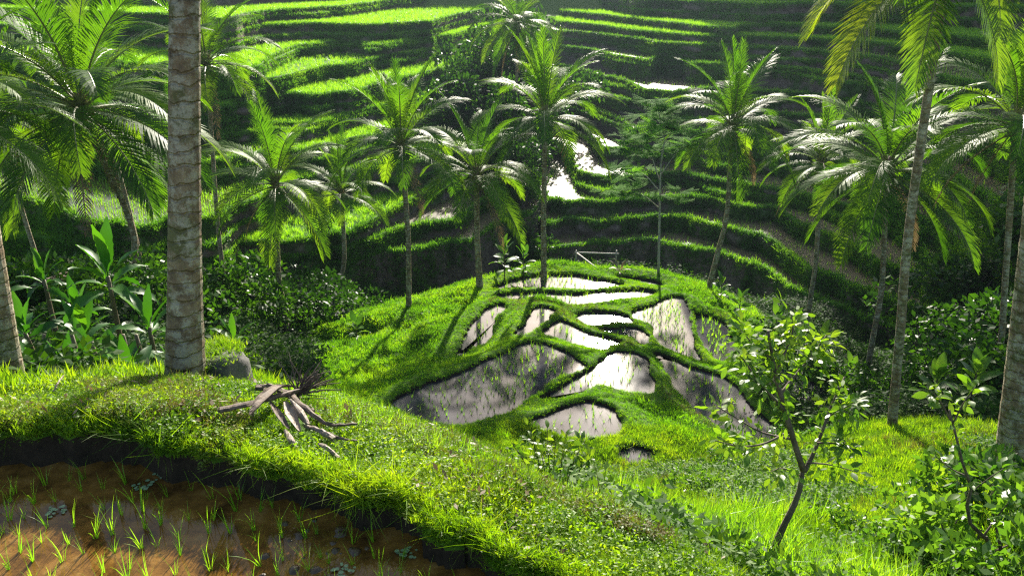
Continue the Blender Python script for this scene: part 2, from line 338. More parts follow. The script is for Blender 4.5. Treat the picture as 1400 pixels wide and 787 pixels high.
def base_h(x, y):
    x = np.asarray(x, float); y = np.asarray(y, float); o = WT[-3] + WT[-2] * x + WT[-1] * y
    for i in range(len(CT)): o = o + WT[i] * _U((x - CT[i, 0]) ** 2 + (y - CT[i, 1]) ** 2)
    return o
def plots_h(x, y, z):
    smin = np.full(x.shape, 1e9); num = np.zeros(x.shape); den = np.zeros(x.shape); inner = np.full(x.shape, np.nan)
    wob = .05 * N1(x, y, 2.5) + .025 * N2(x, y, 8)
    for zl, poly in PLOT_XY + [(0.0, near_xy)]:
        s = sdist(x, y, poly) + (wob - .12 if zl < -1 else wob * 1.1 + .03 * N3(x, y, 14))
        top = zl + (.15 if zl < -1 else .30 + .05 * N2(x, y, 2.2))
        w = 1 / (np.maximum(s, 0) + .06) ** 2
        num += w * top; den += w
        inner = np.where(s < 0, zl - .18, inner); smin = np.minimum(smin, np.abs(s) * np.where(s < 0, -1, 1))
    dike = num / den
    k = sstep(.45, 1.5, smin)
    out = dike * (1 - k) + z * k
    out = out - .10 * sstep(.16, 0, smin) * (smin > 0)          # rounded shoulder at the water
    return np.where(np.isnan(inner), out, np.where(smin > -.05, inner + .02, inner)), smin
rr = [1.3]
while rr[-1] < 125:
    r = rr[-1]; rr.append(r + (.035 if r < 8 else .035 + (r - 8) * .006 if r < 18 else .09 if r < 38 else .09 + (r - 38) * .03))
rr = np.array(rr)
aa = R(1) * np.unique(np.r_[np.arange(-62, -36, .7), np.arange(-36, 36, .17), np.arange(36, 62.1, .7)])
GA, GR = np.meshgrid(aa, rr); GX = np.sin(GA) * GR; GY = np.cos(GA) * GR
GZ = base_h(GX, GY)
GZ = GZ + sstep(44, 54, GR) * (-18 + np.maximum(0, GR - 56) * .24 - GZ)
amp = sstep(4.5, 8, GR)
GZ = GZ + amp * (.10 * N3(GX, GY, .9) + .05 * N2(GX, GY, 2.6)) + .015 * N1(GX, GY, 6)
GZ, GS = plots_h(GX, GY, GZ)
hump = sstep(.5, 1.5, GS) * sstep(19, 22, GR) * sstep(37, 34, GR)
GZ = GZ + hump * (.20 * np.maximum(0, N1(GX, GY, 1.5)) ** 1.5 + .05 * N3(GX, GY, 4))
nr, na = GX.shape
def ground_z(x, y):
    x = np.asarray(x, float); y = np.asarray(y, float); r = np.hypot(x, y); a = np.arctan2(x, y)
    i = np.clip(np.searchsorted(rr, r) - 1, 0, nr - 2); j = np.clip(np.searchsorted(aa, a) - 1, 0, na - 2)
    u = np.clip((r - rr[i]) / (rr[i + 1] - rr[i]), 0, 1); v = np.clip((a - aa[j]) / (aa[j + 1] - aa[j]), 0, 1)
    return GZ[i, j] * (1 - u) * (1 - v) + GZ[i + 1, j] * u * (1 - v) + GZ[i, j + 1] * (1 - u) * v + GZ[i + 1, j + 1] * u * v
def ground_s(x, y):
    r = np.hypot(x, y); a = np.arctan2(x, y)
    return GS[np.clip(np.searchsorted(rr, r) - 1, 0, nr - 2), np.clip(np.searchsorted(aa, a) - 1, 0, na - 2)]
def gz(x, y): return float(ground_z(np.array([x]), np.array([y]))[0])
def hit(px, py, lo=2.0, hi=70.0):
    """where the line of sight through a picture point meets the ground"""
    d = ray(px, py); ts = np.linspace(lo, hi, 3000) / d.y
    X, Y, Z = d.x * ts, d.y * ts, ZC + d.z * ts
    b = Z < ground_z(X, Y); k = int(np.argmax(b)) if b.any() else len(ts) - 1
    return Vector((X[k], Y[k], gz(X[k], Y[k])))
def grid_faces(n, m):
    i, j = np.meshgrid(np.arange(n - 1), np.arange(m - 1), indexing='ij'); k = (i * m + j).ravel()
    return np.c_[k, k + 1, k + m + 1, k + m]
gm = mesh_from('ground', np.c_[GX.ravel(), GY.ravel(), GZ.ravel()], grid_faces(nr, na)[:, ::-1], M['ground'], smooth=True)
tag(link('ground', gm), 'green grassy hillside, knoll and stream gully below the camera', kind='structure')

def plot_water(name, xy, z, mat, label):
    c = xy.mean(0); e = []
    n = len(xy)
    for i in range(n):
        t = xy[(i + 1) % n] - xy[i - 1]; nn_ = np.array([t[1], -t[0]]); nn_ /= np.linalg.norm(nn_) + 1e-9
        q = xy[i] + nn_ * .17
        if sdist(np.array([q[0]]), np.array([q[1]]), xy)[0] < 0: q = xy[i] - nn_ * .17
        e.append((q[0], q[1], z))
    o = link(name, mesh_from(name, e, [tuple(range(n))], mat)); tag(o, label, kind='structure')
    if o.data.polygons[0].normal.z < 0: o.data.flip_normals()
    return o
for z, xy in PLOT_XY: plot_water('paddy_water', xy, z, M['pond'], 'flooded rice plot on the grassy knoll mirroring the sky')
plot_water('paddy_water', near_xy, 0.0, M['mudwater'], 'brown muddy water of the flooded paddy in the foreground')

# ------------------------------------------------------------------ terraced slopes
LEFT = [
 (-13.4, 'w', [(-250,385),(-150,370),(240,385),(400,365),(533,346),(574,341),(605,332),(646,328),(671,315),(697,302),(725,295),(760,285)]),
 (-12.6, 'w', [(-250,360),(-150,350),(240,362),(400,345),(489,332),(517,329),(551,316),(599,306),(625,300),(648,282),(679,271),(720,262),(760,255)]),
 (-11.8, 'r', [(-250,335),(-150,330),(240,345),(400,330),(471,320),(517,300),(551,284),(579,269),(640,245),(690,235),(760,215)]),
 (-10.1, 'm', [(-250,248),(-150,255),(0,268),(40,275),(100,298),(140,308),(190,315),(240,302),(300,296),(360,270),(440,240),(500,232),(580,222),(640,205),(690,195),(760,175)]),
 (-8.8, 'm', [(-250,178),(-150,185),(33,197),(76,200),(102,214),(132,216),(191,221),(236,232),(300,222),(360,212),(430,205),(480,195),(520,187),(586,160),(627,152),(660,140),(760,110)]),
 (-7.8, 'r', [(-250,145),(-150,150),(100,170),(211,179),(236,181),(300,178),(380,170),(425,173),(463,166),(500,150),(563,140),(592,135),(620,127),(653,112),(692,103),(760,80)]),
 (-6.3, 'r', [(-250,105),(-150,110),(200,135),(300,150),(361,134),(381,130),(430,133),(480,128),(531,112),(585,100),(609,96),(634,87),(657,81),(760,55)]),
 (-5.2, 'r', [(-250,80),(-150,85),(200,110),(300,118),(337,118),(380,110),(398,105),(417,98),(443,93),(486,88),(510,82),(531,78),(555,75),(567,74),(600,66),(760,40)]),
 (-4.2, 'r', [(-250,65),(-150,70),(250,95),(337,99),(357,93),(366,82),(383,74),(407,64),(441,61),(484,55),(493,60),(501,65),(530,63),(555,58),(586,52),(617,50),(650,40),(760,15)]),
 (-2.6, 'r', [(-250,30),(-150,35),(300,46),(343,40),(357,37),(420,34),(480,35),(511,36),(531,35),(562,33),(590,31),(610,25),(760,0)]),
 (-1.4, 'r', [(-250,8),(-150,10),(300,28),(323,26),(331,22),(367,17),(427,13),(474,9),(520,3),(560,0),(760,-20)]),
 (0.2, 'r', [(-250,-14),(-150,-12),(300,-10),(480,-16),(760,-40)]),
]
RIGHT = [
 (-15.4, 'w', [(690,345),(800,335),(900,330),(1000,350),(1060,380),(1102,400),(1130,411),(1161,422),(1192,440),(1225,454),(1300,480),(1400,510),(1550,560),(1650,590)]),
 (-14.4, 'w', [(690,318),(754,310),(770,302),(813,306),(841,303),(877,300),(940,300),(1000,312),(1055,333),(1086,354),(1107,373),(1143,385),(1163,395),(1199,402),(1233,413),(1300,440),(1400,470),(1550,520),(1650,550)]),
 (-13.5, 'w', [(690,262),(754,276),(797,275),(827,276),(859,273),(900,273),(941,271),(980,276),(1060,287),(1089,310),(1112,318),(1145,330),(1174,341),(1194,357),(1215,362),(1238,373),(1300,400),(1400,430),(1550,470),(1650,500)]),
 (-12.6, 'w', [(690,190),(758,196),(774,209),(790,236),(806,240),(829,244),(850,246),(889,241),(937,240),(987,248),(1014,250),(1037,255),(1100,268),(1180,288),(1255,315),(1263,338),(1271,362),(1297,375),(1323,382),(1400,400),(1550,440),(1650,470)]),
 (-11.6, 'w', [(690,160),(800,172),(806,184),(815,197),(825,204),(850,205),(866,212),(886,207),(937,207),(969,212),(1060,221),(1150,240),(1250,290),(1313,340),(1331,364),(1356,372),(1400,380),(1550,420),(1650,450)]),
 (-10.2, 'w', [(690,125),(793,146),(831,158),(855,170),(866,180),(900,178),(960,178),(1060,190),(1150,205),(1250,240),(1330,300),(1400,340),(1550,380),(1650,410)]),
 (-8.8, 'w', [(690,100),(790,120),(860,140),(900,142),(928,144),(960,147),(1060,155),(1150,165),(1250,200),(1330,260),(1400,300),(1550,340),(1650,370)]),
 (-7.6, 'w', [(690,80),(786,94),(818,104),(854,112),(882,125),(923,126),(960,122),(1060,126),(1125,131),(1250,160),(1400,230),(1550,280),(1650,310)]),
 (-5.9, 'w', [(690,55),(781,67),(809,69),(843,78),(885,85),(900,80),(930,80),(946,88),(978,90),(1040,91),(1091,96),(1169,105),(1250,130),(1400,180),(1550,230),(1650,260)]),
 (-4.5, 'w', [(690,40),(800,46),(831,49),(868,54),(900,60),(973,63),(1040,66),(1117,71),(1161,77),(1205,82),(1235,87),(1253,100),(1313,111),(1400,130),(1550,170),(1650,200)]),
 (-3.8, 'g', [(690,15),(765,30),(860,42),(905,46),(937,49),(987,52),(1060,52),(1200,62),(1400,90),(1550,120),(1650,140)]),
 (-3.0, 'g', [(690,5),(765,15),(815,21),(886,29),(946,36),(1000,42),(1010,36),(1060,36),(1187,42),(1400,62),(1550,90),(1650,110)]),
 (-1.0, 'g', [(690,-20),(868,0),(946,3),(1037,8),(1100,6),(1400,12),(1550,25),(1650,35)]),
 (0.6, 'g', [(690,-40),(868,-24),(1037,-17),(1400,-14),(1550,-8),(1650,-4)]),
]
LIPS = []; TREADS = []; WALLS = []
def build_slope(levels, ridge, seed, who, gully):
    Z0 = [l[0] for l in levels]
    g = np.random.default_rng(seed)
    lines = []
    for z, kind, pts in levels:
        W = [onz(x, y, z) for x, y in pts]
        a = np.array([math.atan2(p.x, p.y) for p in W]); r = np.array([math.hypot(p.x, p.y) for p in W])
        o = np.argsort(a); lines.append((a[o], r[o]))
    a0 = max(l[0][0] for l in lines); a1 = min(l[0][-1] for l in lines)
    A = np.arange(a0, a1, R(.16)); n = len(A); K = len(levels)
    RK = np.array([np.interp(A, l[0], l[1]) for l in lines])
    for k in range(K):
        nz = Noise(seed * 50 + k, 10)
        RK[k] += .42 * np.tanh(2.0 * nz(A * 50, A * 0 + k, 1.0)) + .12 * nz(A * 200, A * 0, 1.0)
    if gully:
        for k in range(K):
            ax = gully(k, K); e = math.atan2(*onz(ax, levels[k][2][len(levels[k][2]) // 2][1], Z0[k])[:2])
            RK[k] += (26 - .9 * k) * (sstep(e, e + R(3.2), A) if who.startswith('sunlit') else sstep(e, e - R(3.0), A))
    for k in range(K): RK[k] = np.minimum(RK[k], 130 - (K - k) * .9)
    lv, rk2 = [], []                                       # narrow grassy ledges break the taller walls
    for k in range(K):
        if k >= 3 and levels[k][0] - levels[k - 1][0] > .85:
            nz = Noise(seed * 90 + k, 10)
            lv.append((levels[k - 1][0] + (levels[k][0] - levels[k - 1][0]) * (.42 + .16 * (k % 3)), 'g', None))
            rk2.append(RK[k] - .45 - 1.3 * np.maximum(0, nz(A * 40, A * 0 + k)))
        lv.append(levels[k]); rk2.append(RK[k])
    levels = lv; RK = np.array(rk2); K = len(levels)
    for k in range(K - 2, -1, -1): RK[k] = np.minimum(RK[k], RK[k + 1] - .42)
    Z = [l[0] for l in levels]
    def pt(r, z): return np.c_[np.sin(A) * r, np.cos(A) * r, np.broadcast_to(z, r.shape)]
    def base_r(k):
        h = Z[k] - (Z[k - 1] if k else Z[k] - 4.0)
        return RK[k] - .16 * h - .10 * np.abs(N2(A * 90, A * 0 + k * 3.1))
    for k in range(K):
        z = Z[k]; kind = levels[k][1]; zl = Z[k - 1] if k else z - 4.0
        zvar = .05 * N1(A * 70, A * 0 + k)
        root = empty('rice_terrace', (0, 0, 0)); tag(root, 'earth-walled rice terrace on the %s' % who, kind='structure')
        b0 = base_r(k); rows = []
        fr = [0, .12, .3, .5, .7, .88, 1.0]
        for t in fr:
            rel = (.22 * N3(A * 110, A * 0 + k * 7 + t * 2.3) + .12 * N1(A * 300, A * 0 + t * 5)) * math.sin(math.pi * min(max(t, .02), .98))
            rows.append(pt(b0 + (RK[k] - .03 - b0) * t ** 1.15 - .0 + rel, zl - .05 + (z + zvar + .02 - zl + .05) * t))
        V = np.concatenate(rows); me = mesh_from('terrace_wall', V, grid_faces(len(rows), n), M['wall'], smooth=True)
        link('terrace_wall', me, root)
        WALLS.append((A, b0, RK[k], zl, z, kind))
        nb = base_r(k + 1) if k < K - 1 else RK[k] + 4
        w = nb - RK[k]; wb = np.clip(w * .5, .05, .42)
        rows = [pt(RK[k] - .06, z + zvar), pt(RK[k] - .02, z + .13 + zvar), pt(RK[k] + wb * .3, z + .21 + zvar), pt(RK[k] + wb * .75, z + .17 + zvar), pt(RK[k] + wb, z - .02)]
        link('bund', mesh_from('bund', np.concatenate(rows), grid_faces(5, n), M['bund'], smooth=True), root)
        LIPS.append((A, RK[k], z, wb, kind))
        rs = RK[k] + wb * .9
        rows = [pt(rs + (nb + .1 - rs) * t, z) for t in np.linspace(0, 1, 4)]
        link('paddy', mesh_from('paddy', np.concatenate(rows), grid_faces(4, n), {'w': M['hillpond'], 'm': M['hillmud_shade'], 'r': M['hillrice'], 'g': M['bund']}[kind]), root)
        TREADS.append((A, rs, nb, z, kind))
    # hillside above the terraces up to the ridge
    rows = [pt(RK[-1] + 3.9, Z[-1] - .02)]
    for t in np.linspace(.12, 1, 9):
        rr_ = RK[-1] + 4 + (ridge[0] - RK[-1] - 4) * t
        zz = Z[-1] + (ridge[1](A) - Z[-1]) * t ** .85 + 1.2 * N1(A * 40, A * 0 + t * 9) * t
        rows.append(np.c_[np.sin(A) * rr_, np.cos(A) * rr_, zz])
    rows.append(np.c_[np.sin(A) * 190, np.cos(A) * 192, A * 0 - 25])
    o = link('hill', mesh_from('hill', np.concatenate(rows), grid_faces(len(rows), n), M['slope'], smooth=True))
    tag(o, 'dark wooded hill rising out of view above the %s' % who, kind='structure')
build_slope(LEFT, (150, lambda A: 14 + 0 * A), 11, 'sunlit left-hand slope', lambda k, K: 726 - 62 * k / K)
build_slope(RIGHT, (150, lambda A: 12 + 34 * sstep(R(8.0), R(15), A)), 12, 'shaded right-hand slope', lambda k, K: 752 + 16 * k / K)  # unseen ridge stepped up here to throw shade on the right-hand terraces

# ------------------------------------------------------------------ scattered ground cover (uncountable: grass, rice on far fields)
def blades(name, mat, n, h, w, spread, lean, seed, segs=2, flat=False):
    """one tuft of n grass blades"""
    g = random.Random(seed); V = []; Fc = []
    for i in range(n):
        a = g.uniform(0, 6.283); d = spread * math.sqrt(g.random()); bx, by = math.cos(a) * d, math.sin(a) * d
        q = a + g.uniform(-1.2, 1.2); L = h * g.uniform(.55, 1.15); ln = lean * g.uniform(.3, 1.3); ww = w * g.uniform(.7, 1.2)
        side = (-math.sin(q), math.cos(q)); o = len(V)
        for k in range(segs + 1):
            t = k / segs; x = bx + math.cos(q) * ln * L * t * t; y = by + math.sin(q) * ln * L * t * t; z = L * t * (1 - .25 * ln * t) - .02
            hw = ww * (1 - t) ** .7 * .5
            if k < segs: V += [(x - side[0] * hw, y - side[1] * hw, z), (x + side[0] * hw, y + side[1] * hw, z)]
            else: V.append((x, y, z))
        for k in range(segs - 1): Fc.append((o + 2 * k, o + 2 * k + 1, o + 2 * k + 3, o + 2 * k + 2))
        Fc.append((o + 2 * segs - 2, o + 2 * segs - 1, o + 2 * segs))
    return mesh_from(name, V, Fc, mat)
def weeds(name, mat, n, h, ll_, spread, seed):
    """a patch of small creeping leaves"""
    g = random.Random(seed); V = []; Fc = []
    for i in range(n):
        a = g.uniform(0, 6.283); d = spread * math.sqrt(g.random()); c = Vector((math.cos(a) * d, math.sin(a) * d, h * g.random() ** .7))
        q = g.uniform(0, 6.283); u = Vector((math.cos(q), math.sin(q), g.uniform(-.3, .9))).normalized(); L = ll_ * g.uniform(.6, 1.3)
        s_ = u.cross(Vector((g.uniform(-.5, .5), g.uniform(-.5, .5), 1))).normalized() * L * .24; o = len(V)
        V += [c, c + u * L * .5 + s_, c + u * L, c + u * L * .5 - s_]; Fc.append((o, o + 1, o + 2, o + 3))
    return mesh_from(name, V, Fc, mat)
def scatter(name, label, variants, P, scl, nrm=None, tilt=.25, seed=0):
    """points that carry instances of the variants; one object of kind stuff"""
    P = np.asarray(P, dtype=np.float32); n = len(P); g = np.random.default_rng(seed)
    me = bpy.data.meshes.new(name); me.vertices.add(n); me.vertices.foreach_set('co', P.ravel())
    rot = np.zeros((n, 3), dtype=np.float32); rot[:, 0] = g.normal(0, tilt, n); rot[:, 1] = g.normal(0, tilt, n); rot[:, 2] = g.uniform(0, 6.283, n)
    a = me.attributes.new('rot', 'FLOAT_VECTOR', 'POINT'); a.data.foreach_set('vector', rot.ravel())
    a = me.attributes.new('scl', 'FLOAT', 'POINT'); a.data.foreach_set('value', np.asarray(scl, dtype=np.float32))
    a = me.attributes.new('idx', 'INT', 'POINT'); a.data.foreach_set('value', g.integers(0, len(variants), n).astype(np.int32))
    o = link(name, me); tag(o, label, kind='stuff')
    ng = bpy.data.node_groups.new(name, 'GeometryNodeTree')
    ng.interface.new_socket('Geometry', in_out='INPUT', socket_type='NodeSocketGeometry'); ng.interface.new_socket('Geometry', in_out='OUTPUT', socket_type='NodeSocketGeometry')
    N, L = ng.nodes, ng.links; gi = N.new('NodeGroupInput'); go = N.new('NodeGroupOutput'); jn = N.new('GeometryNodeJoinGeometry')
    def attr(nm, t):
        q = N.new('GeometryNodeInputNamedAttribute'); q.data_type = t; q.inputs['Name'].default_value = nm; return q
    ar, as_, ai = attr('rot', 'FLOAT_VECTOR'), attr('scl', 'FLOAT'), attr('idx', 'INT')
    for k, vm in enumerate(variants):
        src = bpy.data.objects.new(name + '_source', vm)
        oi = N.new('GeometryNodeObjectInfo'); oi.inputs['Object'].default_value = src; oi.inputs['As Instance'].default_value = True
        ip = N.new('GeometryNodeInstanceOnPoints'); cm = N.new('FunctionNodeCompare'); cm.data_type = 'INT'; cm.operation = 'EQUAL'; cm.inputs[3].default_value = k
        L.new(ai.outputs[0], cm.inputs[2]); L.new(cm.outputs[0], ip.inputs['Selection'])
        L.new(gi.outputs[0], ip.inputs['Points']); L.new(oi.outputs['Geometry'], ip.inputs['Instance'])
        er = N.new('FunctionNodeEulerToRotation'); L.new(ar.outputs[0], er.inputs[0]); L.new(er.outputs[0], ip.inputs['Rotation'])
        L.new(as_.outputs[0], ip.inputs['Scale']); L.new(ip.outputs[0], jn.inputs[0])
    L.new(jn.outputs[0], go.inputs[0])
    md = o.modifiers.new('scatter', 'NODES'); md.node_group = ng
    return o
CLEAR = [(*hit(px, py, 2.5, 9)[:2], q) for px, py, q in [(395,572,.16),(380,562,.15),(410,590,.13),(430,590,.10),(345,574,.08),(460,600,.08),(405,555,.12),(448,615,.07)]]
def cover(n, r0, r1, a0=-40, a1=40, smin=.0, smax=99, maxslope=1.4, keep=None, seed=0):
    """points spread evenly over the ground between two ranges"""
    g = np.random.default_rng(seed)
    r = np.sqrt(g.uniform(r0 * r0, r1 * r1, n)); a = np.radians(g.uniform(a0, a1, n)); x, y = np.sin(a) * r, np.cos(a) * r
    s = ground_s(x, y); k = (s > smin) & (s < smax)
    for qx, qy, qr in CLEAR: k &= np.hypot(x - qx, y - qy) > qr * g.uniform(.75, 1.05, n)
    if keep is not None: k &= keep(x, y, s)
    x, y = x[k], y[k]; z = ground_z(x, y); e = .12
    sl = np.hypot(ground_z(x + e, y) - z, ground_z(x, y + e) - z) / e; k = sl < maxslope
    return np.c_[x[k], y[k], z[k]]
def U(n, a, b, seed): return np.random.default_rng(seed).uniform(a, b, n)

# foreground bank
tufts_s = [blades('turf', M['turf'], 16, .07, .007, .06, .8, i) for i in range(3)]
weed_s = [weeds('creeping_weed', M['turf'], 34, .045, .022, .07, i) for i in range(2)]
dry_s = [weeds('dry_weed', M['drygrass'], 24, .045, .018, .075, 9)] + [blades('dry_turf', M['drygrass'], 16, .06, .005, .06, 1.2, 13 + i) for i in range(2)]
tufts_m = [blades('turf', M['turf'], 16, .13, .016, .11, .7, 20 + i) for i in range(3)]
tufts_l = [blades('long_grass', M['long'], 11, .34, .010, .07, .75, 40 + i, 4) for i in range(3)]
tufts_d = [blades('dike_turf', M['moss'], 16, .12, .015, .10, .55, 25 + i) for i in range(3)]
tufts_k = [blades('moss', M['moss'], 14, .12, .022, .13, .8, 60 + i) for i in range(3)]
tufts_h = [blades('terrace_grass', M['lip'], 12, .34, .055, .22, .6, 80 + i) for i in range(3)]
rice_h = [blades('field_rice', M['rice'], 10, .42, .035, .14, .45, 100 + i) for i in range(3)]
P = cover(80000, 3.0, 7.2, -42, 22, .015, 99, 3, seed=1)
scatter('bank_turf', 'short green turf on the bank round the muddy paddy', tufts_s, P, U(len(P), .4, 1.05, 1) * (1 + .35 * N1(P[:, 0], P[:, 1], 3)), seed=1)
P = cover(60000, 3.0, 7.0, -42, 24, .02, 99, 3, keep=lambda x, y, s: N2(x, y, 2.2) + .5 * N3(x, y, 6) > .25, seed=12)
scatter('bank_dry_weeds', 'brownish dry weeds in patches on the bank', dry_s, P, U(len(P), .6, 1.4, 12), tilt=.4, seed=12)
P = cover(16000, 3.0, 7.5, -42, 24, .02, 99, 3, seed=2)
scatter('bank_weeds', 'small creeping weeds in the bank turf', weed_s, P, U(len(P), .6, 1.4, 2), tilt=.4, seed=2)
P = cover(50000, 2.6, 6.4, -44, 24, -.02, .08, 99, seed=14); P[:, 2] = np.maximum(P[:, 2], .27)
scatter('crest_grass', 'grass hanging over the dark earth edge of the muddy paddy', tufts_s, P, U(len(P), .45, 1.0, 14), tilt=.7, seed=14)
hang = [blades('hanging_grass', M['turf'], 9, .17, .006, .03, 1.7, 150 + i, 4) for i in range(3)]
P = cover(24000, 2.6, 6.4, -44, 24, -.01, .05, 99, keep=lambda x, y, s: N2(x, y, 5) > -.1, seed=18); P[:, 2] = np.maximum(P[:, 2], .22)
scatter('hanging_grass', 'longer grass drooping over the dark earth edge of the muddy paddy', hang, P, U(len(P), .5, 1.3, 18), tilt=.9, seed=18)
bits = [weeds('dead_leaf_bits', M['frond_d'], 5, .02, .05, .09, 170 + i) for i in range(2)]
P = cover(1500, 3.4, 7.0, -40, 24, .1, 99, 3, keep=lambda x, y, s: N1(x, y, 3) > .2, seed=19)
scatter('dead_leaf_bits', 'small dead leaf scraps lying in the bank turf', bits, P + [0, 0, .03], U(len(P), .5, 1.3, 19), tilt=.3, seed=19)
# the far shoulder of the bank carries longer grass
def shoulder(x, y, s):
    d = s; return (d > .75) & (N1(x, y, 1.3) + N2(x, y, 3) * .6 > -.2 + .8 * sstep(2.2, 4.0, d))
P = cover(9000, 4.0, 7.6, -42, 30, .5, 6, 3, keep=shoulder, seed=3)
scatter('shoulder_grass', 'long bright grass along the outer shoulder of the bank', tufts_l, P, U(len(P), .22, .62, 3) ** 1.2, seed=3)
P = cover(7000, 3.6, 9.0, 8, 40, .3, 99, 3, keep=lambda x, y, s: N2(x, y, .9) + N1(x, y, 2.2) * .7 > -.1, seed=4)
scatter('slope_long_grass', 'tall pale green grass at the foot of the sapling', tufts_l, P, U(len(P), .45, 1.5, 4), seed=4, tilt=.4)
P = cover(60000, 7.0, 20, -40, 40, .02, 99, 2.5, keep=lambda x, y, s: (x > -1.5 - .15 * y) | (y < 9), seed=5)
scatter('slope_turf', 'green turf on the slope falling to the knoll', tufts_m, P, U(len(P), .6, 1.5, 5), seed=5)
P = cover(9000, 4.2, 18, 6, 40, .3, 99, 2.5, keep=lambda x, y, s: N3(x, y, .8) + .6 * N2(x, y, 2.6) > .3, seed=16)
scatter('slope_dry_grass', 'brownish dry grass in patches on the slope', [blades('dry_turf', M['drygrass'], 16, .14, .012, .12, 1.0, 33 + i) for i in range(2)], P, U(len(P), .6, 1.6, 16), tilt=.4, seed=16)
P = cover(12000, 4.2, 17, 3, 38, .3, 99, 2.5, keep=lambda x, y, s: N1(x, y, 1.1) > .25, seed=6)
scatter('slope_weeds', 'leafy weeds on the slope below the bank', [weeds('slope_weed', M['weed'], 26, .20, .06, .16, 30 + i) for i in range(2)], P, U(len(P), .6, 1.5, 6), tilt=.3, seed=6)
# knoll
P = cover(72000, 19, 39.6, -22, 24, .0, 1.1, 4, seed=7)
scatter('dike_grass', 'bright grass on the dikes between the flooded plots', tufts_d, P, U(len(P), .4, .9, 7), seed=7)
P = cover(30000, 19, 37, -22, 24, .12, 1.2, 2, keep=lambda x, y, s: N2(x, y, .7) + .5 * N1(x, y, 2) > .7, seed=17)
scatter('dike_dry_grass', 'brownish trodden grass on some of the dikes', [blades('dry_turf', M['drygrass'], 14, .10, .014, .10, .9, 133 + i) for i in range(2)], P, U(len(P), .6, 1.2, 17), seed=17)
P = cover(72000, 19, 39.6, -26, 26, .95, 99, 3, seed=8)
scatter('knoll_moss_grass', 'soft mossy grass on the flank of the knoll', tufts_k, P, U(len(P), .7, 1.7, 8), tilt=.35, seed=8)
P = cover(16000, 9, 46, -38, 38, .4, 99, 3, keep=lambda x, y, s: (np.hypot(x, y) > 39.8) | ((x < -2.2 - .12 * y) & (np.arctan2(x, y) < R(-15.5)) & (np.hypot(x, y) > 10)) | ((np.arctan2(x, y) > R(19)) & (np.hypot(x, y) > 20)), seed=9)
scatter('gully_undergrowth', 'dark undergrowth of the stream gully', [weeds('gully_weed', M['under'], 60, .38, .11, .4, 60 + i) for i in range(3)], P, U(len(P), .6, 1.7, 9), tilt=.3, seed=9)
# terraces
LP, RP, WP = [], [], []; gq = np.random.default_rng(21)
for A, rk, z, wb, kind in LIPS:
    n = 1150; j = gq.integers(0, len(A), n); a = A[j] + gq.uniform(-.5, .5, n) * R(.16); r = rk[j] + gq.uniform(-.12, 1, n) * np.maximum(wb[j], .15)
    LP.append(np.c_[np.sin(a) * r, np.cos(a) * r, z + .08 + 0 * a])
for A, ra, rb, z, kind in TREADS:
    if kind in 'rgm':
        n = int(3400 * min(3, np.mean(np.maximum(rb - ra, 0)) / 3) + 100)
        j = gq.integers(0, len(A), n); r = ra[j] + (rb - ra)[j] * gq.random(n); a = A[j] + gq.uniform(-.5, .5, n) * R(.16); k = ((rb - ra)[j] > .3) & ((kind != 'm') | (a > R(-17) + .03 * N1(r, a * 40)))  # mixed treads get no bright rice far left, where shade is in the colour
        RP.append(np.c_[np.sin(a) * r, np.cos(a) * r, z + 0 * a][k])
for A, b0, rk, zl, z, kind in WALLS:
    n = 3600; j = gq.integers(0, len(A), n); t = gq.random(n); r = b0[j] + (rk - b0)[j] * t - .05; a = A[j]; x, y = np.sin(a) * r, np.cos(a) * r; zz = zl + (z - zl) * t
    k = N1(x, zz * 2.2, .28) + .5 * N2(x, zz * 3, .9) + 1.0 * (t - .5) > .2 - .6 * ((x > 8) & (z > -9)) - 2.5 * ((z < -14) & (x > 8) & (x < 21)) - 1.6 * (t > .7)
    WP.append(np.c_[x, y, zz][k])
P = np.concatenate(LP); scatter('terrace_lip_grass', 'bright grass fringe on the lips of the terraces', tufts_h, P, U(len(P), .5, 1.15, 31), seed=31, tilt=.35)
P = np.concatenate(RP); scatter('terrace_rice', 'young green rice standing on the upper terraces', rice_h, P, U(len(P), .6, 1.2, 32), seed=32)
P = np.concatenate(WP); scatter('terrace_wall_grass', 'grass and weeds hanging on the terrace walls', tufts_h, P, U(len(P), .5, 1.2, 33), seed=33, tilt=.9)

# ------------------------------------------------------------------ rice seedlings
seed_m = []
for i in range(6):
    seed_m.append(blades('rice_seedling', M['rice'], 6 + i % 3, .29, .010, .014, .38, 200 + i, 4))
def in_poly(P, poly): return sdist(P[:, 0], P[:, 1], poly) < -.12
row = []
u0 = np.array([math.cos(R(16)), math.sin(R(16))]); v0 = np.array([-u0[1], u0[0]]); gs = random.Random(5)
for i in range(-70, 80):
    for j in range(-14, 70):
        q = u0 * (i * .135 + gs.gauss(0, .022)) + v0 * (j * .165 + gs.gauss(0, .024)); row.append((q[0], q[1]))
row = np.array(row); k = in_poly(row, near_xy) & (row[:, 1] > 2.7) & (np.abs(row[:, 0]) < .78 * row[:, 1] + .3); row = row[k]
row = row[np.argsort(row[:, 1])]
count = 0
for x, y in row:
    if gs.random() < .06: continue
    o = link('rice_seedling', seed_m[gs.randrange(6)], None, (x, y, -.02), (gs.gauss(0, .12), gs.gauss(0, .12), gs.uniform(0, 6.28)), gs.uniform(.5, .92))
    tag(o, 'young rice seedling standing in the brown foreground paddy', 'rice seedling', 'rice seedlings in the muddy foreground paddy'); count += 1
knoll_rice = []
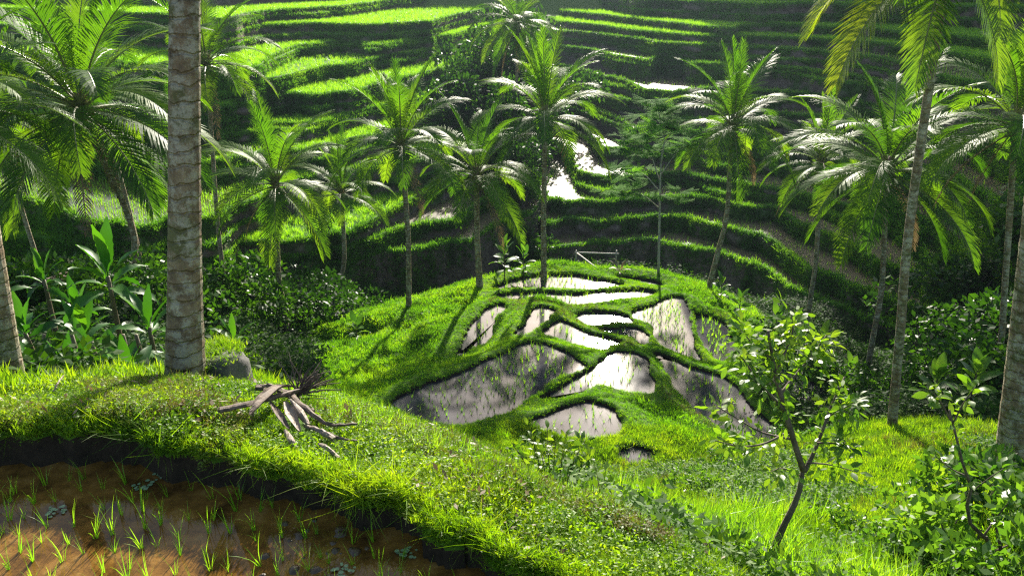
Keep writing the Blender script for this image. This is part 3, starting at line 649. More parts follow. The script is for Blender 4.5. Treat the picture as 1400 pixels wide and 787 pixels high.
for pi, (z, xy) in enumerate(PLOT_XY):
    lo, hi = xy.min(0), xy.max(0); ang = R(gs.uniform(-20, 20)); u0 = np.array([math.cos(ang), math.sin(ang)]); v0 = np.array([-u0[1], u0[0]]); c = xy.mean(0); S = int(np.hypot(*(hi - lo)) / .22) // 2 + 2
    dens = {8: 1, 9: 1}.get(pi, .72)
    G = np.array([c + u0 * (i * .24 + gs.gauss(0, .02)) + v0 * (j * .26 + gs.gauss(0, .03)) for i in range(-S, S + 1) for j in range(-S, S + 1) if gs.random() < dens])
    G = G[in_poly(G, xy)]
    knoll_rice.append((pi, z, G))
indiv = 0; rest = []
for pi, z, G in sorted(knoll_rice, key=lambda t: np.hypot(*t[2].mean(0)) if len(t[2]) else 99):
    for q in G:
        if indiv < 300 - count and pi in (12, 13, 14, 15):
            o = link('rice_seedling', seed_m[gs.randrange(6)], None, (q[0], q[1], z - .02), (0, 0, gs.uniform(0, 6.28)), (1.5, 1.5, gs.uniform(.7, 1.1)))
            tag(o, 'young rice seedling in a row on the near flooded plots of the knoll', 'rice seedling', 'rice seedlings on the knoll plots'); indiv += 1
        else: rest.append((q[0], q[1], z - .02))
knoll_tuft = [blades('knoll_rice', M['rice'], 6, .26, .016, .03, .5, 230 + i, 2) for i in range(3)]
scatter('knoll_rice', 'rows of small rice seedlings on the flooded knoll plots', knoll_tuft, rest, U(len(rest), .9, 1.6, 41), seed=41, tilt=.1)
tw = []
for A, ra, rb, z, kind in TREADS:
    if kind in 'wm':
        n = int((900 if kind == 'w' else 2600) * min(3, np.mean(np.maximum(rb - ra, 0)) / 3) + 50)
        j = gq.integers(0, len(A), n); r = ra[j] + (rb - ra)[j] * gq.random(n); r = np.round(r / .4) * .4; a = A[j]; k = (rb - ra)[j] > .5
        tw.append(np.c_[np.sin(a) * r, np.cos(a) * r, z + 0 * a][k])
P = np.concatenate(tw); scatter('terrace_seedlings', 'thin rice seedlings on the flooded terraces', knoll_tuft, P, U(len(P), .8, 1.5, 42), seed=42, tilt=.1)
cl = []
for i in range(3):
    g = random.Random(800 + i); bm_ = MB(); ring = [(.5 + .5 * g.random()) for _ in range(9)]
    V_ = [(0, 0, .32)] + [(math.cos(k * .698) * ring[k] * .55, math.sin(k * .698) * ring[k] * .55, .2 + .1 * g.random()) for k in range(9)] + [(math.cos(k * .698) * ring[k], math.sin(k * .698) * ring[k], -.12) for k in range(9)]
    cl.append(mesh_from('mud_clod', V_, [(0, 1 + k, 1 + (k + 1) % 9) for k in range(9)] + [(1 + k, 10 + k, 10 + (k + 1) % 9, 1 + (k + 1) % 9) for k in range(9)], M['mud'], None, True))
Q = np.c_[U(900, -5, 1.2, 61), U(900, 2.6, 5, 62)]; Q = Q[in_poly(Q, near_xy)]; Q = Q[N1(Q[:, 0], Q[:, 1], 1.7) > .15]
scatter('mud_clods', 'small wet mud clods showing above the shallow water', cl, np.c_[Q, Q[:, 0] * 0], U(len(Q), .012, .06, 63) , seed=63, tilt=.1)
# floating weed clumps on the muddy water
for i, (px, py) in enumerate([(196,664),(218,652),(75,700),(556,757),(618,700),(470,780)]):
    g = random.Random(70 + i); p = onz(px, py, .004); mb = MB()
    for k in range(16):
        a = g.uniform(0, 6.28); d = .07 * math.sqrt(g.random()); q = Vector((math.cos(a) * d, math.sin(a) * d * .8, .002 + .0008 * k)); r_ = g.uniform(.008, .017)
        mb.add([q + Vector((math.cos(t) * r_, math.sin(t) * r_, 0)) for t in [j * 1.047 for j in range(6)]], [(0, 1, 2, 3, 4, 5)])
    o = link('floating_weed', mb.mesh('floating_weed', M['duckweed']), None, p)
    tag(o, 'small clump of pale green floating leaves on the muddy water', 'water weed', 'floating weed on the muddy paddy')

# ------------------------------------------------------------------ coconut palms
def frond_mesh(name, L, e0, bend, seed, mats, ll_=.78, npair=52, gap=0.0, close=1.0):
    g = random.Random(seed); V = []; Fc = []; Mi = []
    n = 22; P = [Vector((0, 0, 0))]; T = []
    for i in range(n + 1):
        s = i / n; e = e0 - bend * s ** 1.25; T.append(Vector((math.cos(e), 0, math.sin(e))))
        if i < n: P.append(P[-1] + T[-1] * (L / n))
    def frame(s):
        t = s * n; i = min(int(t), n - 1); u = t - i; p = P[i].lerp(P[i + 1], u); d = T[i].lerp(T[i + 1], u).normalized()
        return p, d, Vector((-d.z, 0, d.x))
    for i in range(n + 1):                                                     # rib
        s = i / n; p, d, up = frame(s); w = L * (.0085 * (1 - s) ** .8 + .0012) * (1.9 if s < .06 else 1)
        V += [p + Vector((0, w, 0)), p + up * w * .8, p - Vector((0, w, 0)), p - up * w * .8]
    for i in range(n):
        for k in range(4):
            a, b = i * 4 + k, i * 4 + (k + 1) % 4; Fc.append((a, b, b + 4, a + 4)); Mi.append(1)
    for side in (1, -1):
        for k in range(npair):
            s = .13 + .87 * (k + g.uniform(-.25, .25)) / (npair - 1)
            if s > 1 or g.random() < gap: continue
            p, d, up = frame(min(max(s, 0), 1)); b = Vector((0, side, 0))
            a = R((72 - 42 * s) * close + g.uniform(-5, 5)); prof = min(1, .45 + 2.2 * (s - .1)) * (1 - .62 * max(0, (s - .55) / .45) ** 1.5)
            LL = ll_ * prof * L / 4 * g.uniform(.88, 1.1); dv = (d * math.cos(a) + b * math.sin(a) + up * (.30 - .1 * s)).normalized()
            wv = (d - dv * d.dot(dv)).normalized() * (.020 * L / 4) * (.75 + .25 * prof); dr = g.uniform(.35, .75)
            q = p.copy(); o = len(V); segs = 3
            for m in range(segs + 1):
                t = m / segs; hw = [.55, 1, .8, 0][m]
                if m < segs: V += [q - wv * hw, q + wv * hw]
                else: V.append(q.copy())
                dd = (dv + Vector((0, 0, -1)) * dr * (t + .15) ** 1.2 * 1.2).normalized(); q = q + dd * (LL / segs)
            Fc += [(o, o + 1, o + 3, o + 2), (o + 2, o + 3, o + 5, o + 4), (o + 4, o + 5, o + 6)]; Mi += [0, 0, 0]
    return mesh_from(name, V, Fc, mats, Mi)
FR = []                                                    # (start angle, mesh list)
for i, (e, b) in enumerate([(88, 14), (80, 30), (70, 52), (58, 70), (46, 82), (32, 88), (18, 84), (4, 74), (-14, 60), (-34, 42), (-55, 26)]):
    mt = [M['frond_y'] if i < 3 else M['frond'], M['rachis']]
    FR.append([frond_mesh('frond', 4.0, R(e), R(b), 300 + i * 7 + k, mt, .80 if i < 2 else .98, 66, close=[.5, .62, .8, .95][min(i, 3)]) for k in range(2)])
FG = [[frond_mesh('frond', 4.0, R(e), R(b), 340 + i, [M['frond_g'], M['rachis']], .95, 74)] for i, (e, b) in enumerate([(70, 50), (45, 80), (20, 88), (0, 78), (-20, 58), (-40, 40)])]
FD = [frond_mesh('dry_frond', 3.6, R(e), R(b), 400 + i, [M['frond_d'], M['rachis_d']], .55, 40, .25) for i, (e, b) in enumerate([(-40, 40), (-66, 18)])]
FY = frond_mesh('frond', 4.0, R(0), R(80), 444, [M['frond_y'], M['rachis']], .95, 60)
nutm = None
def nut_mesh():
    mb = MB(); P = [(0, 0, -.14 + .28 * i / 6) for i in range(7)]; mb.tube(P, [.035, .085, .112, .118, .108, .075, .02], 9); return mb.mesh('coconut', M['coconut'], True)
nutm = nut_mesh()
def trunk_mesh(P, rb, rt, near_, seed):
    L = sum((Vector(P[i + 1]) - Vector(P[i])).length for i in range(len(P) - 1)); n = int(L / .075) if near_ else max(10, int(L / .35))
    n = min(n, 190); Q = spline(P, n); g = random.Random(seed); rad = []; nxt = 0; hh = 0
    for i in range(n + 1):
        t = i / n; r = rt + (rb - rt) * (1 - t) ** 1.3 * .45 + (rb - rt) * .55 * math.exp(-t * L / .7)
        if near_:
            if i >= nxt: nxt = i + g.choice([1, 2, 2, 3]); hh = g.uniform(.012, .03); r *= 1 + hh
            else: r *= 1 + g.uniform(-.012, .004)
        else: r *= 1 + g.uniform(-.04, .04)
        rad.append(r)
    mb = MB(); mb.tube(Q, rad, 18 if near_ else 10); return mb, Q
def palm(label, base, top, bow, rb, rt, L, nf, rot, near_=False, nuts=8, dry=1, up=1.0, spread=(0, 8.6), group='coconut palms of the valley', extra=(), seed=0, sunny=False):
    base = Vector(base); top = Vector(top); g = random.Random(900 + seed)
    if not near_: rb *= .74; rt *= .74
    root = empty('coconut_palm', base); tag(root, label, 'palm tree', group)
    mid = (base + top) / 2 + Vector(bow)
    mb, Q = trunk_mesh([Vector((0, 0, -.25)), (mid - base) * .5 + Vector(bow) * .1, mid - base, top - base], rb, rt, near_, seed)
    link('trunk', mb.mesh('trunk', M['bark_near'] if near_ else M['bark'], not near_), root)
    c = top - base
    # fibrous heart of the crown
    hb = MB(); hb.tube([c + Vector((0, 0, -.25)), c + Vector((0, 0, 0)), c + Vector((0, 0, .35)), c + Vector((0, 0, .7))], [rt * 1.05, rt * 1.5, rt * 1.15, rt * .3], 9)
    crown = link('crown', hb.mesh('crown', M['rachis_d'], True), root)
    lo, hi = spread; nf += 2
    FS = .98 if seed in (3, 8, 16, 17, 18) else .90
    for i in range(nf):
        t = i / (nf - 1); k = lo + (hi - lo) * t ** .95; k = min(max(int(round(k + g.uniform(-.45, .45))), 0), 10)
        az = rot + i * 2.39996 + g.uniform(-.2, .2)
        o = link('frond', FG[min(5, max(0, k // 2))][0] if sunny else FR[k][g.randrange(2)], crown, c + Vector((math.cos(az) * rt * .9, math.sin(az) * rt * .9, .42 - .38 * t)), (g.gauss(0, .06), 0, az), L / 4.0 * g.uniform(.92, 1.12) * FS)
    for az, k, sc in extra:
        link('frond', FG[5][0] if k == 'g' else FG[k][0] if sunny else FR[k][0], crown, c + Vector((0, 0, .1)), (0, 0, az), L / 4 * sc)
    for i in range(dry):
        az = g.uniform(0, 6.28); link('dry_frond', FD[i % 2], crown, c + Vector((math.cos(az) * rt, math.sin(az) * rt, -.05)), (0, 0, az), L / 4 * g.uniform(.8, 1))
    for i in range(nuts):
        az = g.uniform(0, 6.28); link('coconut', nutm, crown, c + Vector((math.cos(az) * (rt + .13), math.sin(az) * (rt + .13), -.12 - g.uniform(0, .25))), (g.gauss(0, .3), g.gauss(0, .3), 0), g.uniform(.8, 1.1))
    return root
def based(px, py, Y):
    p = at(px, py, Y); return Vector((p.x, p.y, gz(p.x, p.y) - .05))
def terrace_z(x, y, default):                              # height of the terraced slope under a point
    a = math.atan2(x, y); r = math.hypot(x, y); best = default
    for A, rk, z, wb, kind in LIPS:
        if A[0] <= a <= A[-1] and r >= np.interp(a, A, rk): best = max(best, z)
    return best
def placed(px, py, Y):
    p = at(px, py, Y); return Vector((p.x, p.y, terrace_z(p.x, p.y, gz(p.x, p.y)) - .05))
h_ = hit(240, 517)
b = based(242, 515, 6.6); palm('thick lichen-patched palm trunk rising from the grassy bank beside the stone', b, (-1.15, 7.3, 12.3), (-.05, 0, 0), .25, .075, 4.2, 20, .3, True, seed=1)
b = based(16, 545, 8.2); palm('ringed palm trunk at the bank beside the dense banana clump', b, (-5.35, 8.8, 6.4), (-.05, 0, 0), .17, .13, 4.0, 12, 1.1, True, extra=[(R(-75), 'g', 1.0), (R(-30), 'g', .95)], dry=0, spread=(0, 5), seed=2)
palm('large dark-crowned palm with long fronds over the far-left terraces', placed(172, 452, 25), at(112, 158, 26), (.9, 0, 0), .19, .13, 4.7, 34, .2, dry=3, spread=(1, 9.5), seed=3)
palm('slim straight-trunked palm on the terrace edge behind the banana clump', placed(182, 332, 36), at(140, 150, 37), (.3, 0, 0), .2, .13, 4.0, 20, 2.2, seed=4)
palm('palm with strongly curved leaning trunk on the left terrace bank', placed(88, 335, 34), at(-5, 165, 35), (-.5, 0, -.8), .2, .13, 4.0, 20, 1.3, seed=5)
palm('dark leaning palm trunk rising out of the banana clump', placed(40, 420, 20), at(-60, 165, 21), (-.6, 0, -.6), .17, .12, 3.6, 18, 3.0, dry=2, seed=6)
palm('tall palm behind the thick lichen-patched trunk', placed(292, 300, 40), at(283, 92, 40), (-.15, 0, 0), .2, .14, 4.3, 22, .9, dry=2, seed=7)
palm('short drooping palm above the dark shrubs left of the knoll', placed(392, 442, 31), at(378, 258, 31.5), (-.2, 0, 0), .2, .14, 3.3, 22, 2.0, spread=(1, 9.5), seed=8)
palm('small young palm at the terrace corner with a swollen bent trunk foot', placed(455, 338, 43), at(467, 268, 43), (.25, 0, -.1), .2, .16, 3.5, 18, 2.8, nuts=0, dry=0, spread=(0, 8), seed=9)
palm('slender palm with upright fronds on the left edge of the knoll', based(558, 411, 33), at(549, 205, 33), (.12, 0, 0), .2, .14, 3.7, 22, 1.7, spread=(0, 8), seed=10)
palm('spreading palm beside the glossy broad-leaved shrub on the knoll', based(656, 387, 34.5), at(651, 246, 34.5), (-.05, 0, 0), .26, .16, 3.6, 22, .5, spread=(1, 8), seed=11)
palm('palm with dark straight trunk at the far tip of the knoll', based(744, 364, 36.3), at(746, 167, 36.3), (-.05, 0, 0), .25, .16, 3.9, 24, 2.5, spread=(0, 8), seed=12)
palm('hazy distant palm standing in the gully between the terraced slopes', placed(706, 115, 66), at(707, 36, 66), (0, 0, 0), .22, .16, 4.6, 22, .7, dry=2, spread=(2, 10), seed=13)
palm('palm with slanting trunk on the right tip of the knoll beside the thin feathery tree', based(968, 392, 36.3), at(1001, 178, 36.5), (.35, 0, 0), .22, .14, 3.9, 24, 1.1, spread=(0, 8.5), seed=14)
palm('half-hidden palm behind the bushy palm on the right-hand terraces', placed(1105, 427, 38), at(1122, 228, 38), (.2, 0, 0), .2, .14, 3.4, 20, 2.1, spread=(0, 8.5), seed=15)
palm('full bushy palm above the lower right terraces', placed(1186, 502, 28), at(1212, 240, 28.5), (.25, 0, 0), .17, .13, 4.2, 26, .4, nuts=8, dry=1, spread=(1, 9.3), seed=16)
palm('tall pale trunk leaning over the open grassy slope, crown cut by the sky', based(1221, 584, 16.5), at(1297, -60, 17.0), (-.15, 0, -.1), .125, .088, 3.0, 14, .2, True, dry=0, spread=(0, 7), extra=[(R(205), 4, 1.2), (R(238), 5, 1.0), (R(-62), 5, .95), (R(178), 3, 1.1)], seed=17, sunny=True)
palm('dense palm with hanging fronds beyond the right-hand edge trunk', placed(1375, 505, 25), at(1388, 180, 25.5), (0, 0, 0), .17, .13, 3.7, 24, 1.9, dry=3, seed=18)
palm('stout palm trunk rising from the shrubs beside the grassy slope', based(1376, 695, 9.0), (5.1, 10.2, 12.5), (.05, 0, 0), .21, .15, 4.0, 18, .6, True, seed=19)

# ------------------------------------------------------------------ broad-leaved plants
def blade_leaf(name, L, W, curve, fold, mat, seed, stalk=.2, tear=False, n=9):
    """a large leaf with mid rib, running along +X and arching down"""
    g = random.Random(seed); V = []; Fc = []; Mi = []; p = Vector((0, 0, 0)); e = 0
    for i in range(n + 1):
        t = i / n; e = -curve * t ** 1.3
        s = (t - stalk) / (1 - stalk)
        w = 0 if s <= 0 else W * .5 * (math.sin(math.pi * min(s, 1) ** .75) ** .6) * (1 - .15 * s)
        if i == n: w = .002
        w = max(w, .012 * L)
        if tear and 0 < s < .95: w *= g.choice([1, 1, .93, .7, .86])
        wob = g.uniform(-.05, .05) * W
        up = Vector((math.sin(-e), 0, math.cos(e))); c, sn = math.cos(fold), math.sin(fold)
        V += [p + Vector((0, w * c, 0)) + up * (w * sn + wob), p, p + Vector((0, -w * c, 0)) + up * (w * sn - wob)]
        p = p + Vector((math.cos(e), 0, math.sin(e))) * (L / n)
    for i in range(n):
        o = i * 3
        Fc += [(o, o + 1, o + 4, o + 3), (o + 1, o + 2, o + 5, o + 4)]
    return mesh_from(name, V, Fc, mat, None, True)
BL = [blade_leaf('leaf', 1.0, .27, c, .32, M['banana'], 500 + i, .16, True, 18) for i, c in enumerate([.35, .8, 1.3, 1.7])]
TL = [blade_leaf('leaf', 1.0, .42, c, .2, M['broad'], 520 + i, .22, n=7) for i, c in enumerate([.4, .8, 1.2])]
def leafy_plant(name, label, cat, base, h, nl, L, leaves, stem_r, stem_m, rot, group=None, e_hi=80, e_lo=5, seed=0, lean=(0, 0), tiers=1):
    g = random.Random(seed); root = empty(name, base); tag(root, label, cat, group)
    top = Vector((lean[0] * h, lean[1] * h, h))
    mb = MB(); mb.tube(spline([(0, 0, -.1), top * .5 + Vector((lean[0] * -.1, 0, 0)), top], 6), [stem_r * (1 - .5 * i / 6) for i in range(7)], 8); link('stem', mb.mesh('stem', stem_m, True), root)
    for i in range(nl):
        t = i / max(1, nl - 1); az = rot + i * 2.39996 + g.uniform(-.3, .3); e = R(e_hi + (e_lo - e_hi) * t + g.uniform(-8, 8))
        zf = 1 - (tiers > 1) * .75 * t - (tiers == 1) * .12 * t
        lm = leaves[min(len(leaves) - 1, int(t * len(leaves)))]
        o = link('leaf', lm, root, top * zf, None, L * g.uniform(.75, 1.1))
        o.rotation_mode = 'QUATERNION'
        o.rotation_quaternion = Quaternion((0, 0, 1), az) @ Quaternion((0, 1, 0), -e) @ Quaternion((1, 0, 0), g.gauss(0, .35))
    return root
ban = [((60,500),14.5,1.15,'with a round dark leaf beside the ringed trunk'),((95,505),12.5,.95,'low among dead stalks'),((120,470),15.5,1.35,'deep in the clump'),((150,505),12.5,1.2,'leaning outward'),((168,480),14.5,2.3,'tallest, with broad upright pale leaves'),
       ((190,500),12.5,1.15,'with drooping outer leaves'),((212,490),13.5,1.75,'beside the thick lichen-patched trunk'),((35,480),16.5,1.3,'behind the ringed trunk'),((80,470),17,1.5,'at the back of the clump'),((130,510),11,.8,'small, at the foot of the clump'),((45,510),11.5,.8,'short, beside the ringed trunk foot'),((175,512),10.8,.7,'short, leaning on a dry stalk'),((105,480),14,1.3,'with a long arching leaf'),((228,500),12,.9,'half hidden by the thick lichen-patched trunk')]
for i, ((px, py), Y, h, w) in enumerate(ban):
    p = based(px, py, Y)
    leafy_plant('banana_plant', 'banana plant %s' % w, 'banana plant', p, h * 1.3, 12, .82 if i != 4 else 1.1, BL, .075, M['stemb'], i * 1.3, 'banana clump below the bank', 82, 12, 600 + i, (0, 0) if i in (4, 6) else (random.uniform(-.2, .2), random.uniform(-.15, .1)))
    # dry stalks that stand in the clump
for i, (px, py, Y, tx) in enumerate([(110,505,12.2,98),(140,515,11.8,125),(178,505,12.4,168),(200,505,12.6,186),(70,505,12.6,60),(92,500,13.2,84)]):
    p = based(px, py, Y); q = at(tx, py - 48, Y); mb = MB(); mb.tube(spline([(0, 0, -.1), (q - p) * .5 + Vector((.03, 0, 0)), q - p], 6), [.06, .055, .05, .047, .045, .04, .03], 8)
    tag(link('banana_stalk', mb.mesh('banana_stalk', M['stemb'], True), None, p), 'dry brown cut banana stalk standing in the banana clump', 'banana stalk', 'dry stalks in the banana clump')
leafy_plant('banana_plant', 'pale ragged banana plant with white-backed drooping leaf beyond the stone', 'banana plant', placed(318, 458, 20), 1.0, 7, 1.1, BL, .07, M['stemb'], 2.0, None, 80, 15, 640)
broads = [((486,438),30,.9,12,.62,'glossy broad-leaved plant on the left rim of the knoll by the gully'),((690,372),35.8,1.8,20,.75,'large glossy broad-leaved shrub between two palms at the far rim of the knoll'),
          ((716,372),36.4,1.3,14,.7,'glossy broad-leaved shrub against the dark palm trunk at the knoll tip'),((985,408),34.5,1.0,12,.6,'pale-leaved plant beside the slanting palm trunk'),
          ((1010,430),33,.9,12,.6,'low broad-leaved plant on the right rim of the knoll'),((1270,570),18.5,1.35,26,.62,'shiny long-leaved shrub between the tall leaning trunk and the edge trunk'),
          ((1320,575),18.0,1.5,26,.66,'tall shiny shrub with one upright pale leaf below the dense right-hand palm'),((1060,450),31,1.2,14,.8,'dark broad-leaved plant below the lower right terraces'),
          ((1120,490),28,1.2,14,.85,'dark taro-like plant at the foot of the bushy palm'),((1160,520),26,1.0,12,.8,'dark low plant under the bushy palm'),((1090,480),28.5,1.1,12,.8,'dark plant behind the sapling crown')]
for i, ((px, py), Y, h, n, L, lab) in enumerate(broads):
    leafy_plant('broadleaf_shrub', lab, 'shrub', based(px, py, Y), h, n, L, TL, .03, M['wood'], i * .9, None, 75, 0, 700 + i, tiers=2)
leafy_plant('cordyline_plant', 'small reddish rosette plant on the far dike of the knoll', 'plant', based(847, 373, 36.6), .45, 9, .75, [blade_leaf('leaf', 1, .14, .9, .2, M['frond_d'], 560)], .025, M['wood'], .4, None, 70, 20, 720)
for i, (px, py, Y) in enumerate([(1052, 345, 45), (1078, 348, 45)]):
    leafy_plant('reed_plant', 'pale upright reed plant on the lower right terrace edge', 'reed', placed(px, py, Y), .5, 12, 1.3, [blade_leaf('leaf', 1, .07, .9, .2, M['rice'], 570 + i)], .03, M['stemb'], i, 'reeds on the terrace edge', 85, 40, 730 + i)

# ------------------------------------------------------------------ shrubs: leaves spread through an uneven volume
def shrub_mesh(seed, n=1500, leaf=.12, lobes=9, mat='shrub'):
    g = np.random.default_rng(seed); C = np.c_[g.normal(0, .38, lobes), g.normal(0, .38, lobes), g.uniform(.25, .85, lobes)]; Rr = g.uniform(.22, .42, lobes)
    j = g.integers(0, lobes, n); d = g.normal(size=(n, 3)); d /= np.linalg.norm(d, axis=1)[:, None]; rad = Rr[j] * g.uniform(.55, 1.08, n) ** .6
    P = C[j] + d * rad[:, None] * [1, 1, .85]; k = P[:, 2] > 0; P, d = P[k], d[k]; n = len(P)
    u = d * .6 + g.normal(size=(n, 3)) * .7; u /= np.linalg.norm(u, axis=1)[:, None]; w = np.cross(u, g.normal(size=(n, 3))); w /= np.linalg.norm(w, axis=1)[:, None]
    Ls = leaf * g.uniform(.6, 1.35, n)[:, None]; V = np.stack([P, P + u * Ls * .5 + w * Ls * .27, P + u * Ls, P + u * Ls * .5 - w * Ls * .27], 1).reshape(-1, 3)
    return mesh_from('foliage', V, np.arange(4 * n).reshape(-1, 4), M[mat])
SH = [shrub_mesh(i, 1700, .11) for i in range(4)]; SHB = [shrub_mesh(10 + i, 2600, .085, 13) for i in range(2)]; SHL = [shrub_mesh(20 + i, 900, .13, 7, 'broad') for i in range(2)]
stm = None
def stem_mesh():
    mb = MB(); g = random.Random(3)
    for i in range(5):
        a = i * 1.25; mb.tube(spline([(0, 0, -.15), (math.cos(a) * .1, math.sin(a) * .1, .25), (math.cos(a) * .35, math.sin(a) * .35, .7)], 4), [.035, .03, .022, .016, .008], 6)
    return mb.mesh('stem', M['wood'])
stm = stem_mesh()
def shrub(label, p, size, rz, which, group, sq=1.0):
    root = empty('shrub', p, rz); tag(root, label, 'shrub', group)
    link('foliage', which, root, None, None, (size, size, size * sq)); link('stem', stm, root, None, None, (size, size, size * sq))
gs = random.Random(77)
def shrubs(rows, cat_group, pick, sq=1.0):
    for i, (px, py, Y, s, lab) in enumerate(rows): shrub(lab, placed(px, py, Y), s, gs.uniform(0, 6), pick(i), cat_group, sq)
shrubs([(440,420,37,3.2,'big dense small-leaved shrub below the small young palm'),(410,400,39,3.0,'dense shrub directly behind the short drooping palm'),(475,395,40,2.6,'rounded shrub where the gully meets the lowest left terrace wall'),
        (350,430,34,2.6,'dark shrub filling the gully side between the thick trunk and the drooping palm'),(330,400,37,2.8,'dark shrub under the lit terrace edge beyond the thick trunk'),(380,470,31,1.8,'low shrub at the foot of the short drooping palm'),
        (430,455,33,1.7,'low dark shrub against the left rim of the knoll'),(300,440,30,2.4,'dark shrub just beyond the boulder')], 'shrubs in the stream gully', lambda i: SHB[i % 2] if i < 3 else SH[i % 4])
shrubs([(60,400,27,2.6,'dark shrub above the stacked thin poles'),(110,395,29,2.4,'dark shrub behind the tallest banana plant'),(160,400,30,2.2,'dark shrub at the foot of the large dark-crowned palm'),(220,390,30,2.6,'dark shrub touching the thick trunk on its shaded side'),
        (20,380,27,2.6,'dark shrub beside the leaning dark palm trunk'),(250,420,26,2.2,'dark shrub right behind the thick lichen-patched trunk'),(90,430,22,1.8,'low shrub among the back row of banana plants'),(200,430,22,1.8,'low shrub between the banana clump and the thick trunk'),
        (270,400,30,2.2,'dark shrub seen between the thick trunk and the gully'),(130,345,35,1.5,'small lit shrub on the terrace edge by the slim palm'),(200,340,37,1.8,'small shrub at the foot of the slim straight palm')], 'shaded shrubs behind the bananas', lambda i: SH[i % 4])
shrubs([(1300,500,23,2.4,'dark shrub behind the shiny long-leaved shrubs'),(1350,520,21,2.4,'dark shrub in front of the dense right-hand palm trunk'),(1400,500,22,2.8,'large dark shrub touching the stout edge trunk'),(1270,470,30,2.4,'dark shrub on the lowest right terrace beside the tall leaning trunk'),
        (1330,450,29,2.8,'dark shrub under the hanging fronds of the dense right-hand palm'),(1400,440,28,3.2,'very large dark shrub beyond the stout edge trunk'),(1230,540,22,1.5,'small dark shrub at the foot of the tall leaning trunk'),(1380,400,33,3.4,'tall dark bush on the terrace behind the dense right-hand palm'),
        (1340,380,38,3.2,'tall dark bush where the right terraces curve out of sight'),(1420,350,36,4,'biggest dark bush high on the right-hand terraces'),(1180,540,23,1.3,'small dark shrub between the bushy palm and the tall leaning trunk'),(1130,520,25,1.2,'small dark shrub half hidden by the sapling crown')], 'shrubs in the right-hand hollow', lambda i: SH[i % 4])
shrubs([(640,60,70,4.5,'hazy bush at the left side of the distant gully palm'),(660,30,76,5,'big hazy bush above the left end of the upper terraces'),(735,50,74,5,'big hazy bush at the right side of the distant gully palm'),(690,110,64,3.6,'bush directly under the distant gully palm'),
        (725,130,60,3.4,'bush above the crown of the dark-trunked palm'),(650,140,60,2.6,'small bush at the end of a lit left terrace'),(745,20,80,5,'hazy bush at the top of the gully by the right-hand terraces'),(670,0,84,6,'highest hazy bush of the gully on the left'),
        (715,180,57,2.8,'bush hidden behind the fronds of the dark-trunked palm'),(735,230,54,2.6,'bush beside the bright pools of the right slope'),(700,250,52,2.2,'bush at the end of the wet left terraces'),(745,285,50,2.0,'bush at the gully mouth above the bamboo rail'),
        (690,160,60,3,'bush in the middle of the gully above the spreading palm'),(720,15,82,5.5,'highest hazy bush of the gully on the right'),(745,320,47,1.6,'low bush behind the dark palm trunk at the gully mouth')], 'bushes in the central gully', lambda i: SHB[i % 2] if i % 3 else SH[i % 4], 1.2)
for i, (px, py, Y, s) in enumerate([(1000,560,17,.55),(985,575,16,.45),(1090,560,17.5,.7),(1150,555,19,.8),(1320,760,5.6,.8),(1390,770,5.4,.9),(1290,740,6.4,.7),(1360,720,7.4,.9),(1240,770,5.6,.5),(1395,690,7.2,1.0),(1180,700,7.5,.45),(950,640,11,.5)]):
    shrub('light green leafy bush on the grassy slope round the sapling', based(px, py, Y), s, gs.uniform(0, 6), SHL[i % 2], 'light bushes on the slope')

